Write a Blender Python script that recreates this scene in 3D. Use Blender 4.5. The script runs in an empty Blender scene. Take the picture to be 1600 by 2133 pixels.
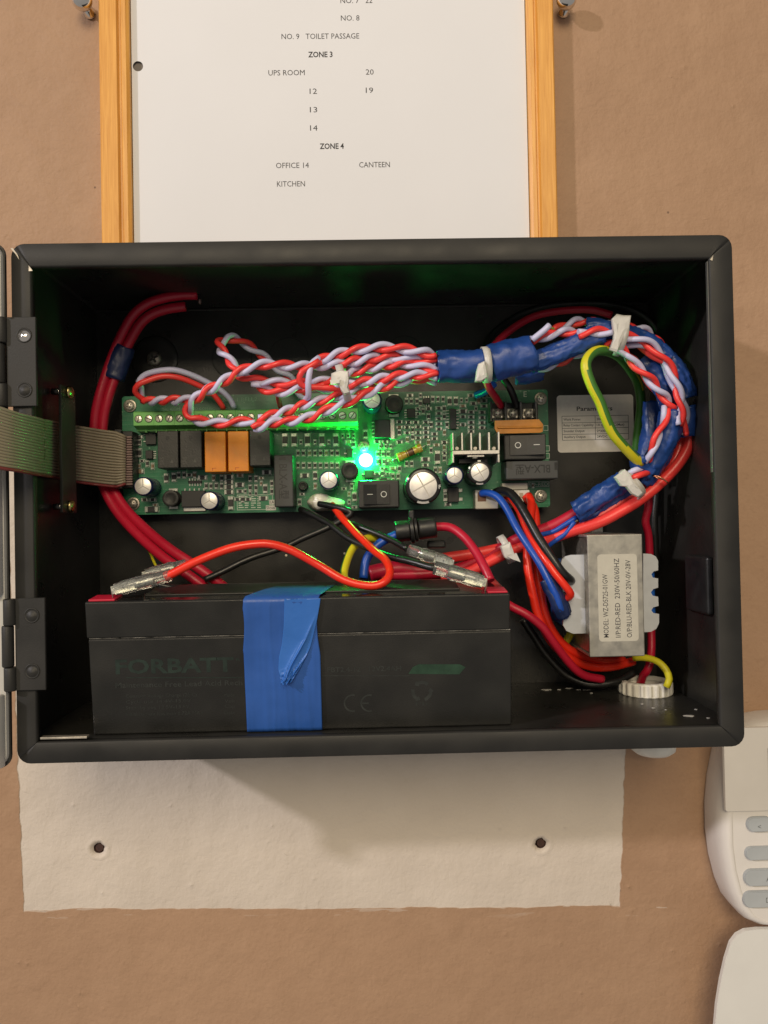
import bpy, bmesh, math, random
from mathutils import Vector, Matrix, noise

random.seed(7)
scn = bpy.context.scene
col = scn.collection

# ---------------------------------------------------------------- camera
KPX = 1540.0            # focal length in photo pixels (photo 1600 x 2133)
CAM_D = 401.0           # camera to wall, mm
VPX, VPY = 775.0, 1088.0
ROLL = math.radians(1.1)
Yc = Vector(((VPX - 800.0) / KPX, -(VPY - 1066.5) / KPX, -1.0)).normalized()
Xc = Vector((math.cos(ROLL), math.sin(ROLL), 0.0))
Xc = (Xc - Yc * Xc.dot(Yc)).normalized()
Zc = Xc.cross(Yc).normalized()
W2C = Matrix((Xc, Yc, Zc)).transposed()      # columns are the world axes in camera space
C2W = W2C.transposed()
cam_data = bpy.data.cameras.new("camera")
cam_data.sensor_fit = 'VERTICAL'
cam_data.sensor_height = 36.0
cam_data.lens = 36.0 * KPX / 2133.0
cam_data.clip_start = 0.01
cam_data.clip_end = 50.0
cam = bpy.data.objects.new("camera", cam_data)
cam.matrix_world = Matrix.Translation((0, -CAM_D / 1000, 0)) @ C2W.to_4x4()
col.objects.link(cam)
scn.camera = cam

# ---------------------------------------------------------------- light
world = bpy.data.worlds.new("World")
scn.world = world
world.use_nodes = True
wbg = world.node_tree.nodes["Background"]
wbg.inputs[0].default_value = (1.0, 0.94, 0.88, 1)
wbg.inputs[1].default_value = 0.29

def area(name, loc, target, size, power, colr, sy=None):
    l = bpy.data.lights.new(name, 'AREA')
    l.energy = power
    l.color = colr
    if sy:
        l.shape = 'RECTANGLE'
        l.size_y = sy
    l.size = size
    o = bpy.data.objects.new(name, l)
    o.location = loc
    o.rotation_euler = (Vector(target) - Vector(loc)).to_track_quat('-Z', 'Y').to_euler()
    col.objects.link(o)
    return o
LAMP_A = area("ceiling_lamp", (-2.20, -1.55, 1.13), (0, 0, 0), 0.11, 38, (1.0, 0.93, 0.94))
LAMP_B = area("room_lamp", (-0.05, -2.1, 1.0), (0, 0, 0), 1.0, 31, (1.0, 0.83, 0.57))

scn.view_settings.view_transform = 'Standard'
scn.view_settings.look = 'None'
scn.view_settings.exposure = 0.0
scn.view_settings.gamma = 1.0
scn.cycles.use_denoising = True
scn.cycles.max_bounces = 8
scn.cycles.sample_clamp_indirect = 6.0

# ---------------------------------------------------------------- helpers
def at(px, py, d):
    """photo pixel at a distance d (mm) in front of the wall -> (x, d, z) mm"""
    v = C2W @ Vector(((px - 800.0) / KPX, -(py - 1066.5) / KPX, -1.0))
    t = (CAM_D - d) / v.y
    return Vector((v.x * t, d, v.z * t))
def sc_(d):
    return KPX / (CAM_D - d)

_mats = {}
def mat(name, c, rough=0.5, metal=0.0, var=0.12, scale=120.0, bump=0.0, bscale=600.0, spec=0.5,
        trans=0.0, emit=None, estr=0.0, alpha=1.0, rvar=0.08, coat=0.0, dust=0.0):
    if name in _mats:
        return _mats[name]
    m = bpy.data.materials.new(name)
    m.use_nodes = True
    nt = m.node_tree
    b = nt.nodes["Principled BSDF"]
    tc = nt.nodes.new('ShaderNodeTexCoord')
    n = nt.nodes.new('ShaderNodeTexNoise')
    n.inputs['Scale'].default_value = scale
    n.inputs['Detail'].default_value = 4
    nt.links.new(tc.outputs['Object'], n.inputs['Vector'])
    r = nt.nodes.new('ShaderNodeMapRange')
    r.inputs['From Min'].default_value = 0.3
    r.inputs['From Max'].default_value = 0.7
    r.inputs['To Min'].default_value = 1 - var
    r.inputs['To Max'].default_value = 1 + var
    nt.links.new(n.outputs['Fac'], r.inputs['Value'])
    mx = nt.nodes.new('ShaderNodeVectorMath')
    mx.operation = 'SCALE'
    mx.inputs[0].default_value = c
    nt.links.new(r.outputs[0], mx.inputs['Scale'])
    cout = mx.outputs[0]
    if dust:
        # settled dust: pale specks and broad smudges
        vo = nt.nodes.new('ShaderNodeTexVoronoi'); vo.inputs['Scale'].default_value = 620
        nt.links.new(tc.outputs['Object'], vo.inputs['Vector'])
        lt = nt.nodes.new('ShaderNodeMath'); lt.operation = 'LESS_THAN'; lt.inputs[1].default_value = 0.055
        nt.links.new(vo.outputs['Distance'], lt.inputs[0])
        ns = nt.nodes.new('ShaderNodeTexNoise'); ns.inputs['Scale'].default_value = 26; ns.inputs['Detail'].default_value = 6
        nt.links.new(tc.outputs['Object'], ns.inputs['Vector'])
        ms = nt.nodes.new('ShaderNodeMapRange'); ms.inputs['From Min'].default_value = 0.48; ms.inputs['From Max'].default_value = 0.75
        ms.inputs['To Max'].default_value = 0.05 * dust
        nt.links.new(ns.outputs['Fac'], ms.inputs['Value'])
        sm = nt.nodes.new('ShaderNodeMath'); sm.operation = 'MULTIPLY_ADD'; sm.inputs[1].default_value = 0.13 * dust
        gate = nt.nodes.new('ShaderNodeMath'); gate.operation = 'MULTIPLY'
        nt.links.new(lt.outputs[0], gate.inputs[0]); nt.links.new(ns.outputs['Fac'], gate.inputs[1])
        nt.links.new(gate.outputs[0], sm.inputs[0]); nt.links.new(ms.outputs[0], sm.inputs[2])
        dm = nt.nodes.new('ShaderNodeMix'); dm.data_type = 'RGBA'; dm.inputs[7].default_value = (0.40, 0.37, 0.32, 1)
        nt.links.new(sm.outputs[0], dm.inputs[0]); nt.links.new(cout, dm.inputs[6])
        cout = dm.outputs[2]
    nt.links.new(cout, b.inputs['Base Color'])
    rr = nt.nodes.new('ShaderNodeMapRange')
    rr.inputs['From Min'].default_value = 0.3
    rr.inputs['From Max'].default_value = 0.7
    rr.inputs['To Min'].default_value = max(0.02, rough - rvar)
    rr.inputs['To Max'].default_value = min(1, rough + rvar)
    nt.links.new(n.outputs['Fac'], rr.inputs['Value'])
    nt.links.new(rr.outputs[0], b.inputs['Roughness'])
    b.inputs['Metallic'].default_value = metal
    b.inputs['Specular IOR Level'].default_value = spec
    b.inputs['Transmission Weight'].default_value = trans
    b.inputs['Coat Weight'].default_value = coat
    b.inputs['Alpha'].default_value = alpha
    if emit:
        b.inputs['Emission Color'].default_value = (*emit, 1)
        b.inputs['Emission Strength'].default_value = estr
    if bump:
        n2 = nt.nodes.new('ShaderNodeTexNoise')
        n2.inputs['Scale'].default_value = bscale
        n2.inputs['Detail'].default_value = 3
        nt.links.new(tc.outputs['Object'], n2.inputs['Vector'])
        bp = nt.nodes.new('ShaderNodeBump')
        bp.inputs['Strength'].default_value = bump
        bp.inputs['Distance'].default_value = 0.0006
        nt.links.new(n2.outputs['Fac'], bp.inputs['Height'])
        nt.links.new(bp.outputs[0], b.inputs['Normal'])
    _mats[name] = m
    return m

M = dict(
    box=mat('black_powder_coat', (0.020, 0.0195, 0.0175), 0.33, var=0.18, scale=60, bump=0.12, bscale=1500, spec=0.42, dust=0.3, rvar=0.08),
    lip=mat('black_satin_paint', (0.018, 0.0175, 0.016), 0.54, var=0.22, scale=45, bump=0.10, bscale=1800, spec=0.4, dust=0.4, rvar=0.12),
    bare=mat('bare_metal_edge', (0.62, 0.56, 0.46), 0.35, 0.8, var=0.3),
    batt=mat('battery_plastic', (0.0145, 0.0145, 0.013), 0.40, var=0.18, scale=50, bump=0.15, bscale=2500, spec=0.38, dust=0.35),
    blackpl=mat('black_plastic', (0.016, 0.016, 0.016), 0.4, var=0.2, scale=150, bump=0.1, bscale=2000),
    relay=mat('relay_plastic', (0.028, 0.028, 0.026), 0.45, var=0.2, scale=150, bump=0.15, bscale=1500),
    greypl=mat('dark_grey_plastic', (0.045, 0.047, 0.047), 0.5, var=0.12, scale=100, bump=0.1, bscale=2000),
    orange=mat('orange_relay_plastic', (0.80, 0.27, 0.018), 0.4, var=0.10, scale=150, bump=0.1, bscale=1500),
    orange2=mat('orange_relay_side', (0.45, 0.06, 0.008), 0.45),
    term=mat('green_terminal_plastic', (0.18, 0.50, 0.13), 0.4, var=0.08, scale=200),
    termshade=mat('terminal_painted_shade', (0.03, 0.09, 0.03), 0.6),  # darker copy of the green, painting shade in wire entries and screw wells
    steel=mat('bright_screw_metal', (0.74, 0.70, 0.60), 0.32, 0.55, var=0.2, scale=800, bump=0.2, bscale=1800),
    dsteel=mat('dull_screw_metal', (0.36, 0.33, 0.28), 0.38, 0.7, var=0.35, scale=600),
    brass=mat('brass', (0.62, 0.50, 0.22), 0.3, 1.0, var=0.3, scale=500),
    solder=mat('tinned_solder', (0.46, 0.47, 0.42), 0.32, 0.6, var=0.25, scale=900),
    alu=mat('aluminium', (0.54, 0.52, 0.48), 0.36, 0.75, var=0.06, scale=300),
    captop=mat('capacitor_aluminium', (0.80, 0.77, 0.72), 0.38, 0.55, var=0.06, scale=300),
    capnavy=mat('capacitor_sleeve_navy', (0.010, 0.016, 0.075), 0.3, var=0.2),
    capblack=mat('capacitor_sleeve_black', (0.012, 0.012, 0.012), 0.28, var=0.2),
    transf=mat('transformer_steel', (0.42, 0.405, 0.36), 0.42, 0.65, var=0.12, scale=250, bump=0.06, bscale=900),
    chrome=mat('chrome', (0.75, 0.72, 0.68), 0.12, 1.0, var=0.1),
    silk=mat('silkscreen_white', (0.50, 0.58, 0.50), 0.6, var=0.2, scale=300),
    silkdim=mat('silkscreen_dim', (0.16, 0.30, 0.20), 0.6, var=0.3, scale=300),
    print_=mat('white_print', (0.62, 0.62, 0.58), 0.6),
    dimprint=mat('moulded_mark', (0.010, 0.010, 0.010), 0.35),
    ink=mat('black_ink', (0.055, 0.055, 0.06), 0.7, var=0.2, scale=900),
    inkb=mat('bold_black_ink', (0.03, 0.03, 0.034), 0.7, var=0.2, scale=900),
    paper=mat('white_paper', (0.725, 0.735, 0.77), 0.8, var=0.015, scale=14, bump=0.7, bscale=16, spec=0.2),
    label=mat('silver_label', (0.82, 0.79, 0.75), 0.45, 0.0, var=0.05, scale=300),
    tlabel=mat('pale_label', (0.52, 0.50, 0.43), 0.5, 0.0, var=0.04, scale=300),
    red=mat('red_wire_pvc', (0.84, 0.050, 0.045), 0.36, var=0.06, scale=60, bump=0.12, bscale=700),
    dred=mat('crimson_cable_pvc', (0.49, 0.010, 0.036), 0.4, var=0.08, scale=60, bump=0.12, bscale=500),
    scarlet=mat('scarlet_wire_pvc', (0.80, 0.030, 0.012), 0.30, var=0.05, scale=60, bump=0.1, bscale=700),
    white=mat('white_wire_pvc', (0.56, 0.56, 0.79), 0.40, var=0.05, scale=60, bump=0.12, bscale=700),
    blue=mat('blue_wire_pvc', (0.012, 0.075, 0.42), 0.34, var=0.08, scale=60, bump=0.12, bscale=600),
    black=mat('black_wire_pvc', (0.012, 0.012, 0.012), 0.35, var=0.2, scale=60, bump=0.12, bscale=700),
    yellow=mat('yellow_pvc', (0.62, 0.56, 0.02), 0.38, var=0.06, scale=60, bump=0.1, bscale=600),
    green=mat('green_pvc', (0.045, 0.17, 0.025), 0.40, var=0.08, scale=60, bump=0.1, bscale=600),
    copper=mat('copper', (0.75, 0.34, 0.2), 0.3, 1.0),
    tape=mat('blue_pvc_tape', (0.013, 0.052, 0.23), 0.38, var=0.30, scale=70, bump=0.6, bscale=190, spec=0.5, rvar=0.14),
    tape2=mat('blue_pvc_tape_strip', (0.021, 0.090, 0.35), 0.42, var=0.16, scale=38, bump=0.2, bscale=120, spec=0.45),
    navytape=mat('navy_pvc_tape', (0.010, 0.022, 0.085), 0.38, var=0.2, scale=80, bump=0.3, bscale=260),
    tie=mat('natural_nylon', (0.76, 0.75, 0.71), 0.38, var=0.06, scale=200, bump=0.2, bscale=500, trans=0.25),
    sleeve=mat('clear_sleeve', (0.86, 0.86, 0.82), 0.16, var=0.03, trans=0.93, bump=0.25, bscale=500),
    amber=mat('amber_guard', (0.56, 0.215, 0.014), 0.34, var=0.15, scale=200, trans=0.0, bump=0.1),
    gold=mat('resistor_tan', (0.58, 0.37, 0.06), 0.28, var=0.1, coat=0.4),
    brown=mat('resistor_brown', (0.14, 0.055, 0.025), 0.35),
    whitepl=mat('white_nylon_connector', (0.58, 0.56, 0.50), 0.45, var=0.06),
    bobbin=mat('bobbin_plastic', (0.62, 0.65, 0.70), 0.5, var=0.06, scale=200, trans=0.15),
    glue=mat('white_hot_glue', (0.66, 0.63, 0.54), 0.3, var=0.08, scale=300, bump=0.3, bscale=300),
    nut=mat('white_gland_plastic', (0.70, 0.68, 0.62), 0.5, var=0.06, scale=200, bump=0.15, bscale=500),
    wood=None,
    ribbon=mat('grey_ribbon_pvc', (0.25, 0.215, 0.150), 0.42, var=0.06, scale=80),
    ribdark=mat('ribbon_stripe_red', (0.18, 0.03, 0.03), 0.45),
    keybody=mat('keypad_white_plastic', (0.70, 0.665, 0.63), 0.45, var=0.025, scale=60, bump=0.04, bscale=2500),
    key=mat('keypad_grey_rubber', (0.40, 0.425, 0.44), 0.55, var=0.05),
    keyink=mat('keypad_ink', (0.09, 0.10, 0.10), 0.6),
    lcd=mat('keypad_display_glass', (0.05, 0.055, 0.055), 0.15),
    doorw=mat('door_liner_plastic', (0.52, 0.51, 0.48), 0.42, var=0.04),
    faint=mat('worn_green_print', (0.008, 0.019, 0.0135), 0.5, var=0.35, scale=200),
    faintg=mat('worn_grey_print', (0.0185, 0.0215, 0.019), 0.5, var=0.35, scale=200),
    faintband=mat('worn_green_band', (0.011, 0.040, 0.021), 0.5, var=0.3, scale=200),
    hole=mat('rawl_plug_dark', (0.05, 0.022, 0.016), 0.8, var=0.3, scale=700),
    chipbody=mat('chip_body', (0.018, 0.018, 0.018), 0.45),
    capbody=mat('ceramic_body', (0.20, 0.13, 0.075), 0.5),
    led=mat('green_led_die', (0.1, 0.9, 0.5), 0.3, emit=(0.0045, 1.0, 0.12), estr=420.0),
    cover=mat('keypad_cover_plastic', (0.70, 0.69, 0.66), 0.42, var=0.02, scale=60),
    ferrite=mat('ferrite', (0.022, 0.022, 0.021), 0.55, var=0.2, scale=300, bump=0.2),
)

class MB:
    """collects geometry in (x, d, z) millimetres; build() links ONE mesh object"""
    def __init__(self):
        self.v, self.f, self.m, self.s = [], [], [], []
    def add(self, vs, fs, mi=0, smooth=False):
        o = len(self.v)
        self.v += [Vector(p) for p in vs]
        for f in fs:
            self.f.append([i + o for i in f])
            self.m.append(mi)
            self.s.append(smooth)
        return self
    def box(self, x0, x1, d0, d1, z0, z1, mi=0, bev=0.0, seg=2, smooth=False):
        x0, x1 = sorted((x0, x1)); d0, d1 = sorted((d0, d1)); z0, z1 = sorted((z0, z1))
        bm = bmesh.new()
        bmesh.ops.create_cube(bm, size=1.0)
        for v in bm.verts:
            v.co = Vector((x0 + (v.co.x + .5) * (x1 - x0), d0 + (v.co.y + .5) * (d1 - d0), z0 + (v.co.z + .5) * (z1 - z0)))
        if bev > 0:
            bev = min(bev, 0.45 * min(x1 - x0, d1 - d0, z1 - z0))
            bmesh.ops.bevel(bm, geom=list(bm.edges), offset=bev, segments=seg, affect='EDGES', profile=0.5)
        bm.verts.index_update()
        self.add([v.co.copy() for v in bm.verts], [[v.index for v in f.verts] for f in bm.faces], mi, smooth)
        bm.free()
        return self
    def prism(self, poly, d0, d1, mi=0, side_mi=None, taper=0.0, smooth=False):
        """polygon in (x, z), extruded along d"""
        n = len(poly)
        cx = sum(p[0] for p in poly) / n; cz = sum(p[1] for p in poly) / n
        a = [(p[0], d0, p[1]) for p in poly]
        b = [(cx + (p[0] - cx) * (1 - taper), d1, cz + (p[1] - cz) * (1 - taper)) for p in poly]
        self.add(a + b, [list(range(n - 1, -1, -1)), list(range(n, 2 * n))], mi)
        o = len(self.v) - 2 * n
        for i in range(n):
            j = (i + 1) % n
            self.f.append([o + i, o + j, o + n + j, o + n + i]); self.m.append(mi if side_mi is None else side_mi); self.s.append(smooth)
        return self
    def lathe(self, prof, c, axis='d', seg=20, mi=0, smooth=True, mis=None):
        """prof = [(radius, height)], revolved about an axis through c = (x, d, z)"""
        vs, fs = [], []
        for r, h in prof:
            for k in range(seg):
                t = 2 * math.pi * k / seg
                u, w = r * math.cos(t), r * math.sin(t)
                if axis == 'd': vs.append((c[0] + u, c[1] + h, c[2] + w))
                elif axis == 'z': vs.append((c[0] + u, c[1] + w, c[2] + h))
                else: vs.append((c[0] + h, c[1] + u, c[2] + w))
        o = len(self.v)
        self.v += [Vector(p) for p in vs]
        for i in range(len(prof) - 1):
            for k in range(seg):
                k2 = (k + 1) % seg
                self.f.append([o + i * seg + k, o + i * seg + k2, o + (i + 1) * seg + k2, o + (i + 1) * seg + k])
                self.m.append(mi if mis is None else mis[i]); self.s.append(smooth)
        if prof[0][0] > 1e-6:
            self.f.append([o + k for k in range(seg)]); self.m.append(mi if mis is None else mis[0]); self.s.append(False)
        if prof[-1][0] > 1e-6:
            l = o + (len(prof) - 1) * seg
            self.f.append([l + k for k in range(seg)]); self.m.append(mi if mis is None else mis[-1]); self.s.append(False)
        return self
    def tube(self, pts, r, seg=10, mi=0, mifun=None, caps=True, rad=None, flat=None):
        """sweep along pts (x, d, z). rad(t) scales r; flat=(a, b) makes an ellipse in the wall plane x depth"""
        n = len(pts)
        fr = frames(pts)
        o = len(self.v)
        for i, p in enumerate(pts):
            rr = r * (rad(i / (n - 1)) if rad else 1.0)
            t, u, w = fr[i]
            for k in range(seg):
                a = 2 * math.pi * k / seg
                self.v.append(p + u * (rr * math.cos(a)) + w * (rr * math.sin(a)))
        for i in range(n - 1):
            for k in range(seg):
                k2 = (k + 1) % seg
                self.f.append([o + i * seg + k, o + i * seg + k2, o + (i + 1) * seg + k2, o + (i + 1) * seg + k])
                self.m.append(mifun(i / n, fr[i][1] * math.cos(2 * math.pi * (k + .5) / seg) + fr[i][2] * math.sin(2 * math.pi * (k + .5) / seg), pts[i]) if mifun else mi); self.s.append(True)
        if caps:
            self.f.append([o + k for k in range(seg)]); self.m.append(mi); self.s.append(False)
            l = o + (n - 1) * seg
            self.f.append([l + k for k in range(seg)]); self.m.append(mi); self.s.append(False)
        return self
    def build(self, name, mats, parent=None, tf=None):
        if not isinstance(mats, (list, tuple)):
            mats = [mats]
        vs = [Vector((p.x, -p.y, p.z)) / 1000.0 for p in (map(tf, self.v) if tf else self.v)]
        lo = Vector((min(v.x for v in vs), min(v.y for v in vs), min(v.z for v in vs)))
        hi = Vector((max(v.x for v in vs), max(v.y for v in vs), max(v.z for v in vs)))
        c = (lo + hi) / 2
        me = bpy.data.meshes.new(name)
        me.from_pydata([v - c for v in vs], [], self.f)
        for m_ in mats:
            me.materials.append(m_)
        me.polygons.foreach_set('material_index', self.m)
        me.polygons.foreach_set('use_smooth', self.s)
        bm = bmesh.new(); bm.from_mesh(me)
        bmesh.ops.recalc_face_normals(bm, faces=bm.faces)
        bm.to_mesh(me); bm.free()
        return link(name, me, c, parent)

WL = {}
def link(name, me, c, parent=None):
    o = bpy.data.objects.new(name, me)
    col.objects.link(o)
    WL[o] = Vector(c)
    if parent is not None:
        o.parent = parent
        o.location = Vector(c) - WL[parent]
    else:
        o.location = c
    return o
def root(name, p):
    """an Empty at a thing's base; p = (x, d, z) mm"""
    o = bpy.data.objects.new(name, None)
    o.empty_display_size = 0.01
    col.objects.link(o)
    c = Vector((p[0], -p[1], p[2])) / 1000
    o.location = c
    WL[o] = c
    return o
def tag(o, label, cat, group=None, kind=None):
    o['label'] = label; o['category'] = cat
    if group: o['group'] = group
    if kind: o['kind'] = kind
    return o
def inst(src, name, delta, parent):
    """another object on the same mesh, moved by delta (x, d, z) mm"""
    c = WL[src] + Vector((delta[0], -delta[1], delta[2])) / 1000
    return link(name, src.data, c, parent)

def frames(pts):
    n = len(pts)
    out = []
    u = None
    for i in range(n):
        t = (pts[min(i + 1, n - 1)] - pts[max(i - 1, 0)])
        t = t.normalized() if t.length > 1e-9 else Vector((1, 0, 0))
        if u is None:
            ref = Vector((0, 1, 0)) if abs(t.y) < 0.9 else Vector((0, 0, 1))
            u = ref.cross(t).normalized()
        else:
            u = (u - t * u.dot(t))
            u = u.normalized() if u.length > 1e-6 else Vector((0, 1, 0)).cross(t).normalized()
        out.append((t, u, t.cross(u)))
    return out
def spline(ctrl, step=1.6):
    """Catmull-Rom through ctrl vectors, resampled about every step mm"""
    P = [ctrl[0] * 2 - ctrl[1]] + list(ctrl) + [ctrl[-1] * 2 - ctrl[-2]]
    out = []
    for i in range(1, len(P) - 2):
        a, b, c, e = P[i - 1], P[i], P[i + 1], P[i + 2]
        n = max(2, int((c - b).length / step))
        for k in range(n):
            t = k / n
            out.append(0.5 * ((2 * b) + (c - a) * t + (2 * a - 5 * b + 4 * c - e) * t * t + (3 * b - a - 3 * c + e) * t ** 3))
    out.append(P[-2].copy())
    return out
def px(pts, d=None):
    r = []
    for p in pts:
        r.append(at(p[0], p[1], p[2] if len(p) > 2 else d))
    return r
def wire(name, pts, r, m, parent=None, d=None, label=None, cat='wire', group=None, seg=10, step=1.6, mifun=None, jitter=0.55):
    c = spline(px(pts, d), step)
    if jitter:
        c = [p + noise.noise_vector(p * 0.06 + Vector((r * 9, 3, 1))) * jitter for p in c]
    o = MB().tube(c, r, seg, mifun=mifun).build(name, m, parent)
    if label: tag(o, label, cat, group)
    return o
_tw = [0]
def twisted(pts, label, d=None, r=1.34, pitch=18.0, phase=0.0, group='red and white twisted pair wires', straight=0.0):
    """a twisted pair of one red and one white conductor"""
    _tw[0] += 1
    c = spline(px(pts, d), 1.1)
    c = [p + noise.noise_vector(p * 0.045 + Vector((_tw[0] * 3.3, 0, 0))) * 0.8 for p in c]
    fr = frames(c)
    L = [0.0]
    for i in range(1, len(c)):
        L.append(L[-1] + (c[i] - c[i - 1]).length)
    t = root('twisted_pair', c[0])
    tag(t, label, 'wire', group)
    for q, (nm, m) in enumerate((('red_conductor', M['red']), ('white_conductor', M['white']))):
        pp = []
        for i, p in enumerate(c):
            ph = phase + q * math.pi + 2 * math.pi * L[i] / pitch + 0.55 * math.sin(L[i] * 0.09 + _tw[0]) + 0.4 * math.sin(L[i] * 0.031 + 2 * _tw[0])
            off = r * (1.02 + 0.22 * noise.noise(p * 0.08 + Vector((9, _tw[0], q))))
            pp.append(p + fr[i][1] * (off * math.cos(ph)) + fr[i][2] * (off * math.sin(ph)))
        MB().tube(pp, r, 9).build(nm, m, t)
    return t
def wrap(pts, hw, hd, label, d=None, m='tape', amp=0.7, name='tape_wrap', parent=None, group='blue tape wraps on the wiring loop', seed=0, seg=32):
    """tape wound round a bundle: an oval sleeve with folds; hw half width in view, hd half depth"""
    c = spline(px(pts, d), 0.9)
    mb = MB()
    n = len(c)
    for i, p in enumerate(c):
        t = (c[min(i + 1, n - 1)] - c[max(i - 1, 0)]).normalized()
        u = Vector((0, 1, 0)).cross(t).normalized()
        w = t.cross(u).normalized()
        for k in range(seg):
            a = 2 * math.pi * k / seg
            q = u * (hw * math.cos(a)) + w * (hd * math.sin(a))
            nn = noise.noise(Vector((math.cos(a) * 1.7 + seed * 5.1, math.sin(a) * 1.7, i * 0.16 + a * 0.25)))
            n2 = noise.noise(Vector((math.cos(a) * 4.5 + seed * 2.3, math.sin(a) * 4.5, i * 0.10 + 7)))
            e = 0.0
            sl = 0.0
            if i in (0, n - 1):
                sl = noise.noise(Vector((math.cos(a) * 2, math.sin(a) * 2, seed + i))) * 1.6
            n3 = abs(noise.noise(Vector((math.cos(a) * 2.6 + i * 0.05, math.sin(a) * 2.6 + seed * 1.7, i * 0.30 - a * 0.9))))
            n4 = abs(noise.noise(Vector((math.cos(a) * 5.0 + seed, math.sin(a) * 5.0, i * 0.34 + a * 1.4))))
            mb.v.append(p + q * (1 + amp * 0.22 * nn) + q.normalized() * (amp * (0.8 * n2 - 1.5 * n3 - 0.7 * n4 + 0.5)) + t * sl)
    for i in range(n - 1):
        for k in range(seg):
            k2 = (k + 1) % seg
            mb.f.append([i * seg + k, i * seg + k2, (i + 1) * seg + k2, (i + 1) * seg + k]); mb.m.append(0); mb.s.append(True)
    mb.f.append(list(range(seg))); mb.m.append(0); mb.s.append(False)
    mb.f.append(list(range((n - 1) * seg, n * seg))); mb.m.append(0); mb.s.append(False)
    o = mb.build(name, M[m], parent)
    if parent is None: tag(o, label, 'tape', group)
    return o
def text(name, s, p, h, m, parent, d=None, rot=0.0, width=None, bold=0.0, align='CENTER', th=0.03, tf=None):
    """lettering as thin mesh; p = (px, py) centre at depth d or a (x, d, z) Vector; h = cap height mm; width in mm"""
    cu = bpy.data.curves.new('t', 'FONT')
    cu.body = s
    cu.size = 1.0
    cu.align_x = align
    cu.align_y = 'CENTER'
    cu.offset = bold
    cu.resolution_u = 2
    ob = bpy.data.objects.new('t', cu)
    me = bpy.data.meshes.new_from_object(ob)
    bpy.data.objects.remove(ob); bpy.data.curves.remove(cu)
    if not len(me.vertices):
        return None
    c = at(p[0], p[1], d) if d is not None else p
    xs = [v.co.x for v in me.vertices]; ys = [v.co.y for v in me.vertices]
    k = h / 0.70
    kx = (width / max(1e-6, max(xs) - min(xs))) if width else k
    x0 = (max(xs) + min(xs)) / 2 if align == 'CENTER' else min(xs)
    yc = 0.35 - 0.35 if False else (max(ys) + min(ys)) / 2
    mb = MB()
    ca, sa = math.cos(rot), math.sin(rot)
    vs = []
    for v in me.vertices:
        a, b = (v.co.x - x0) * kx, (v.co.y - yc) * k
        vs.append((c.x + a * ca - b * sa, c.y + th, c.z + a * sa + b * ca))
    mb.add(vs, [list(f.vertices) for f in me.polygons])
    bpy.data.meshes.remove(me)
    return mb.build(name, m, parent, tf)
def rrect(x0, x1, z0, z1, r, n=5):
    x0, x1 = sorted((x0, x1)); z0, z1 = sorted((z0, z1))
    out = []
    for cx, cz, a0 in ((x1 - r, z1 - r, 0), (x0 + r, z1 - r, 90), (x0 + r, z0 + r, 180), (x1 - r, z0 + r, 270)):
        for k in range(n + 1):
            a = math.radians(a0 + 90 * k / n)
            out.append((cx + r * math.cos(a), cz + r * math.sin(a)))
    return out
def poly_px(pts, d):
    return [(at(a, b, d).x, at(a, b, d).z) for a, b in pts]
def rect_px(x0, y0, x1, y1, d):
    """axis-aligned rectangle in the wall plane whose face sits at depth d: (x0, x1, z0, z1)"""
    a = at((x0 + x1) / 2, (y0 + y1) / 2, d)
    k = sc_(d)
    w, h = (x1 - x0) / k / 2, (y1 - y0) / k / 2
    return a.x - w, a.x + w, a.z - h, a.z + h
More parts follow.
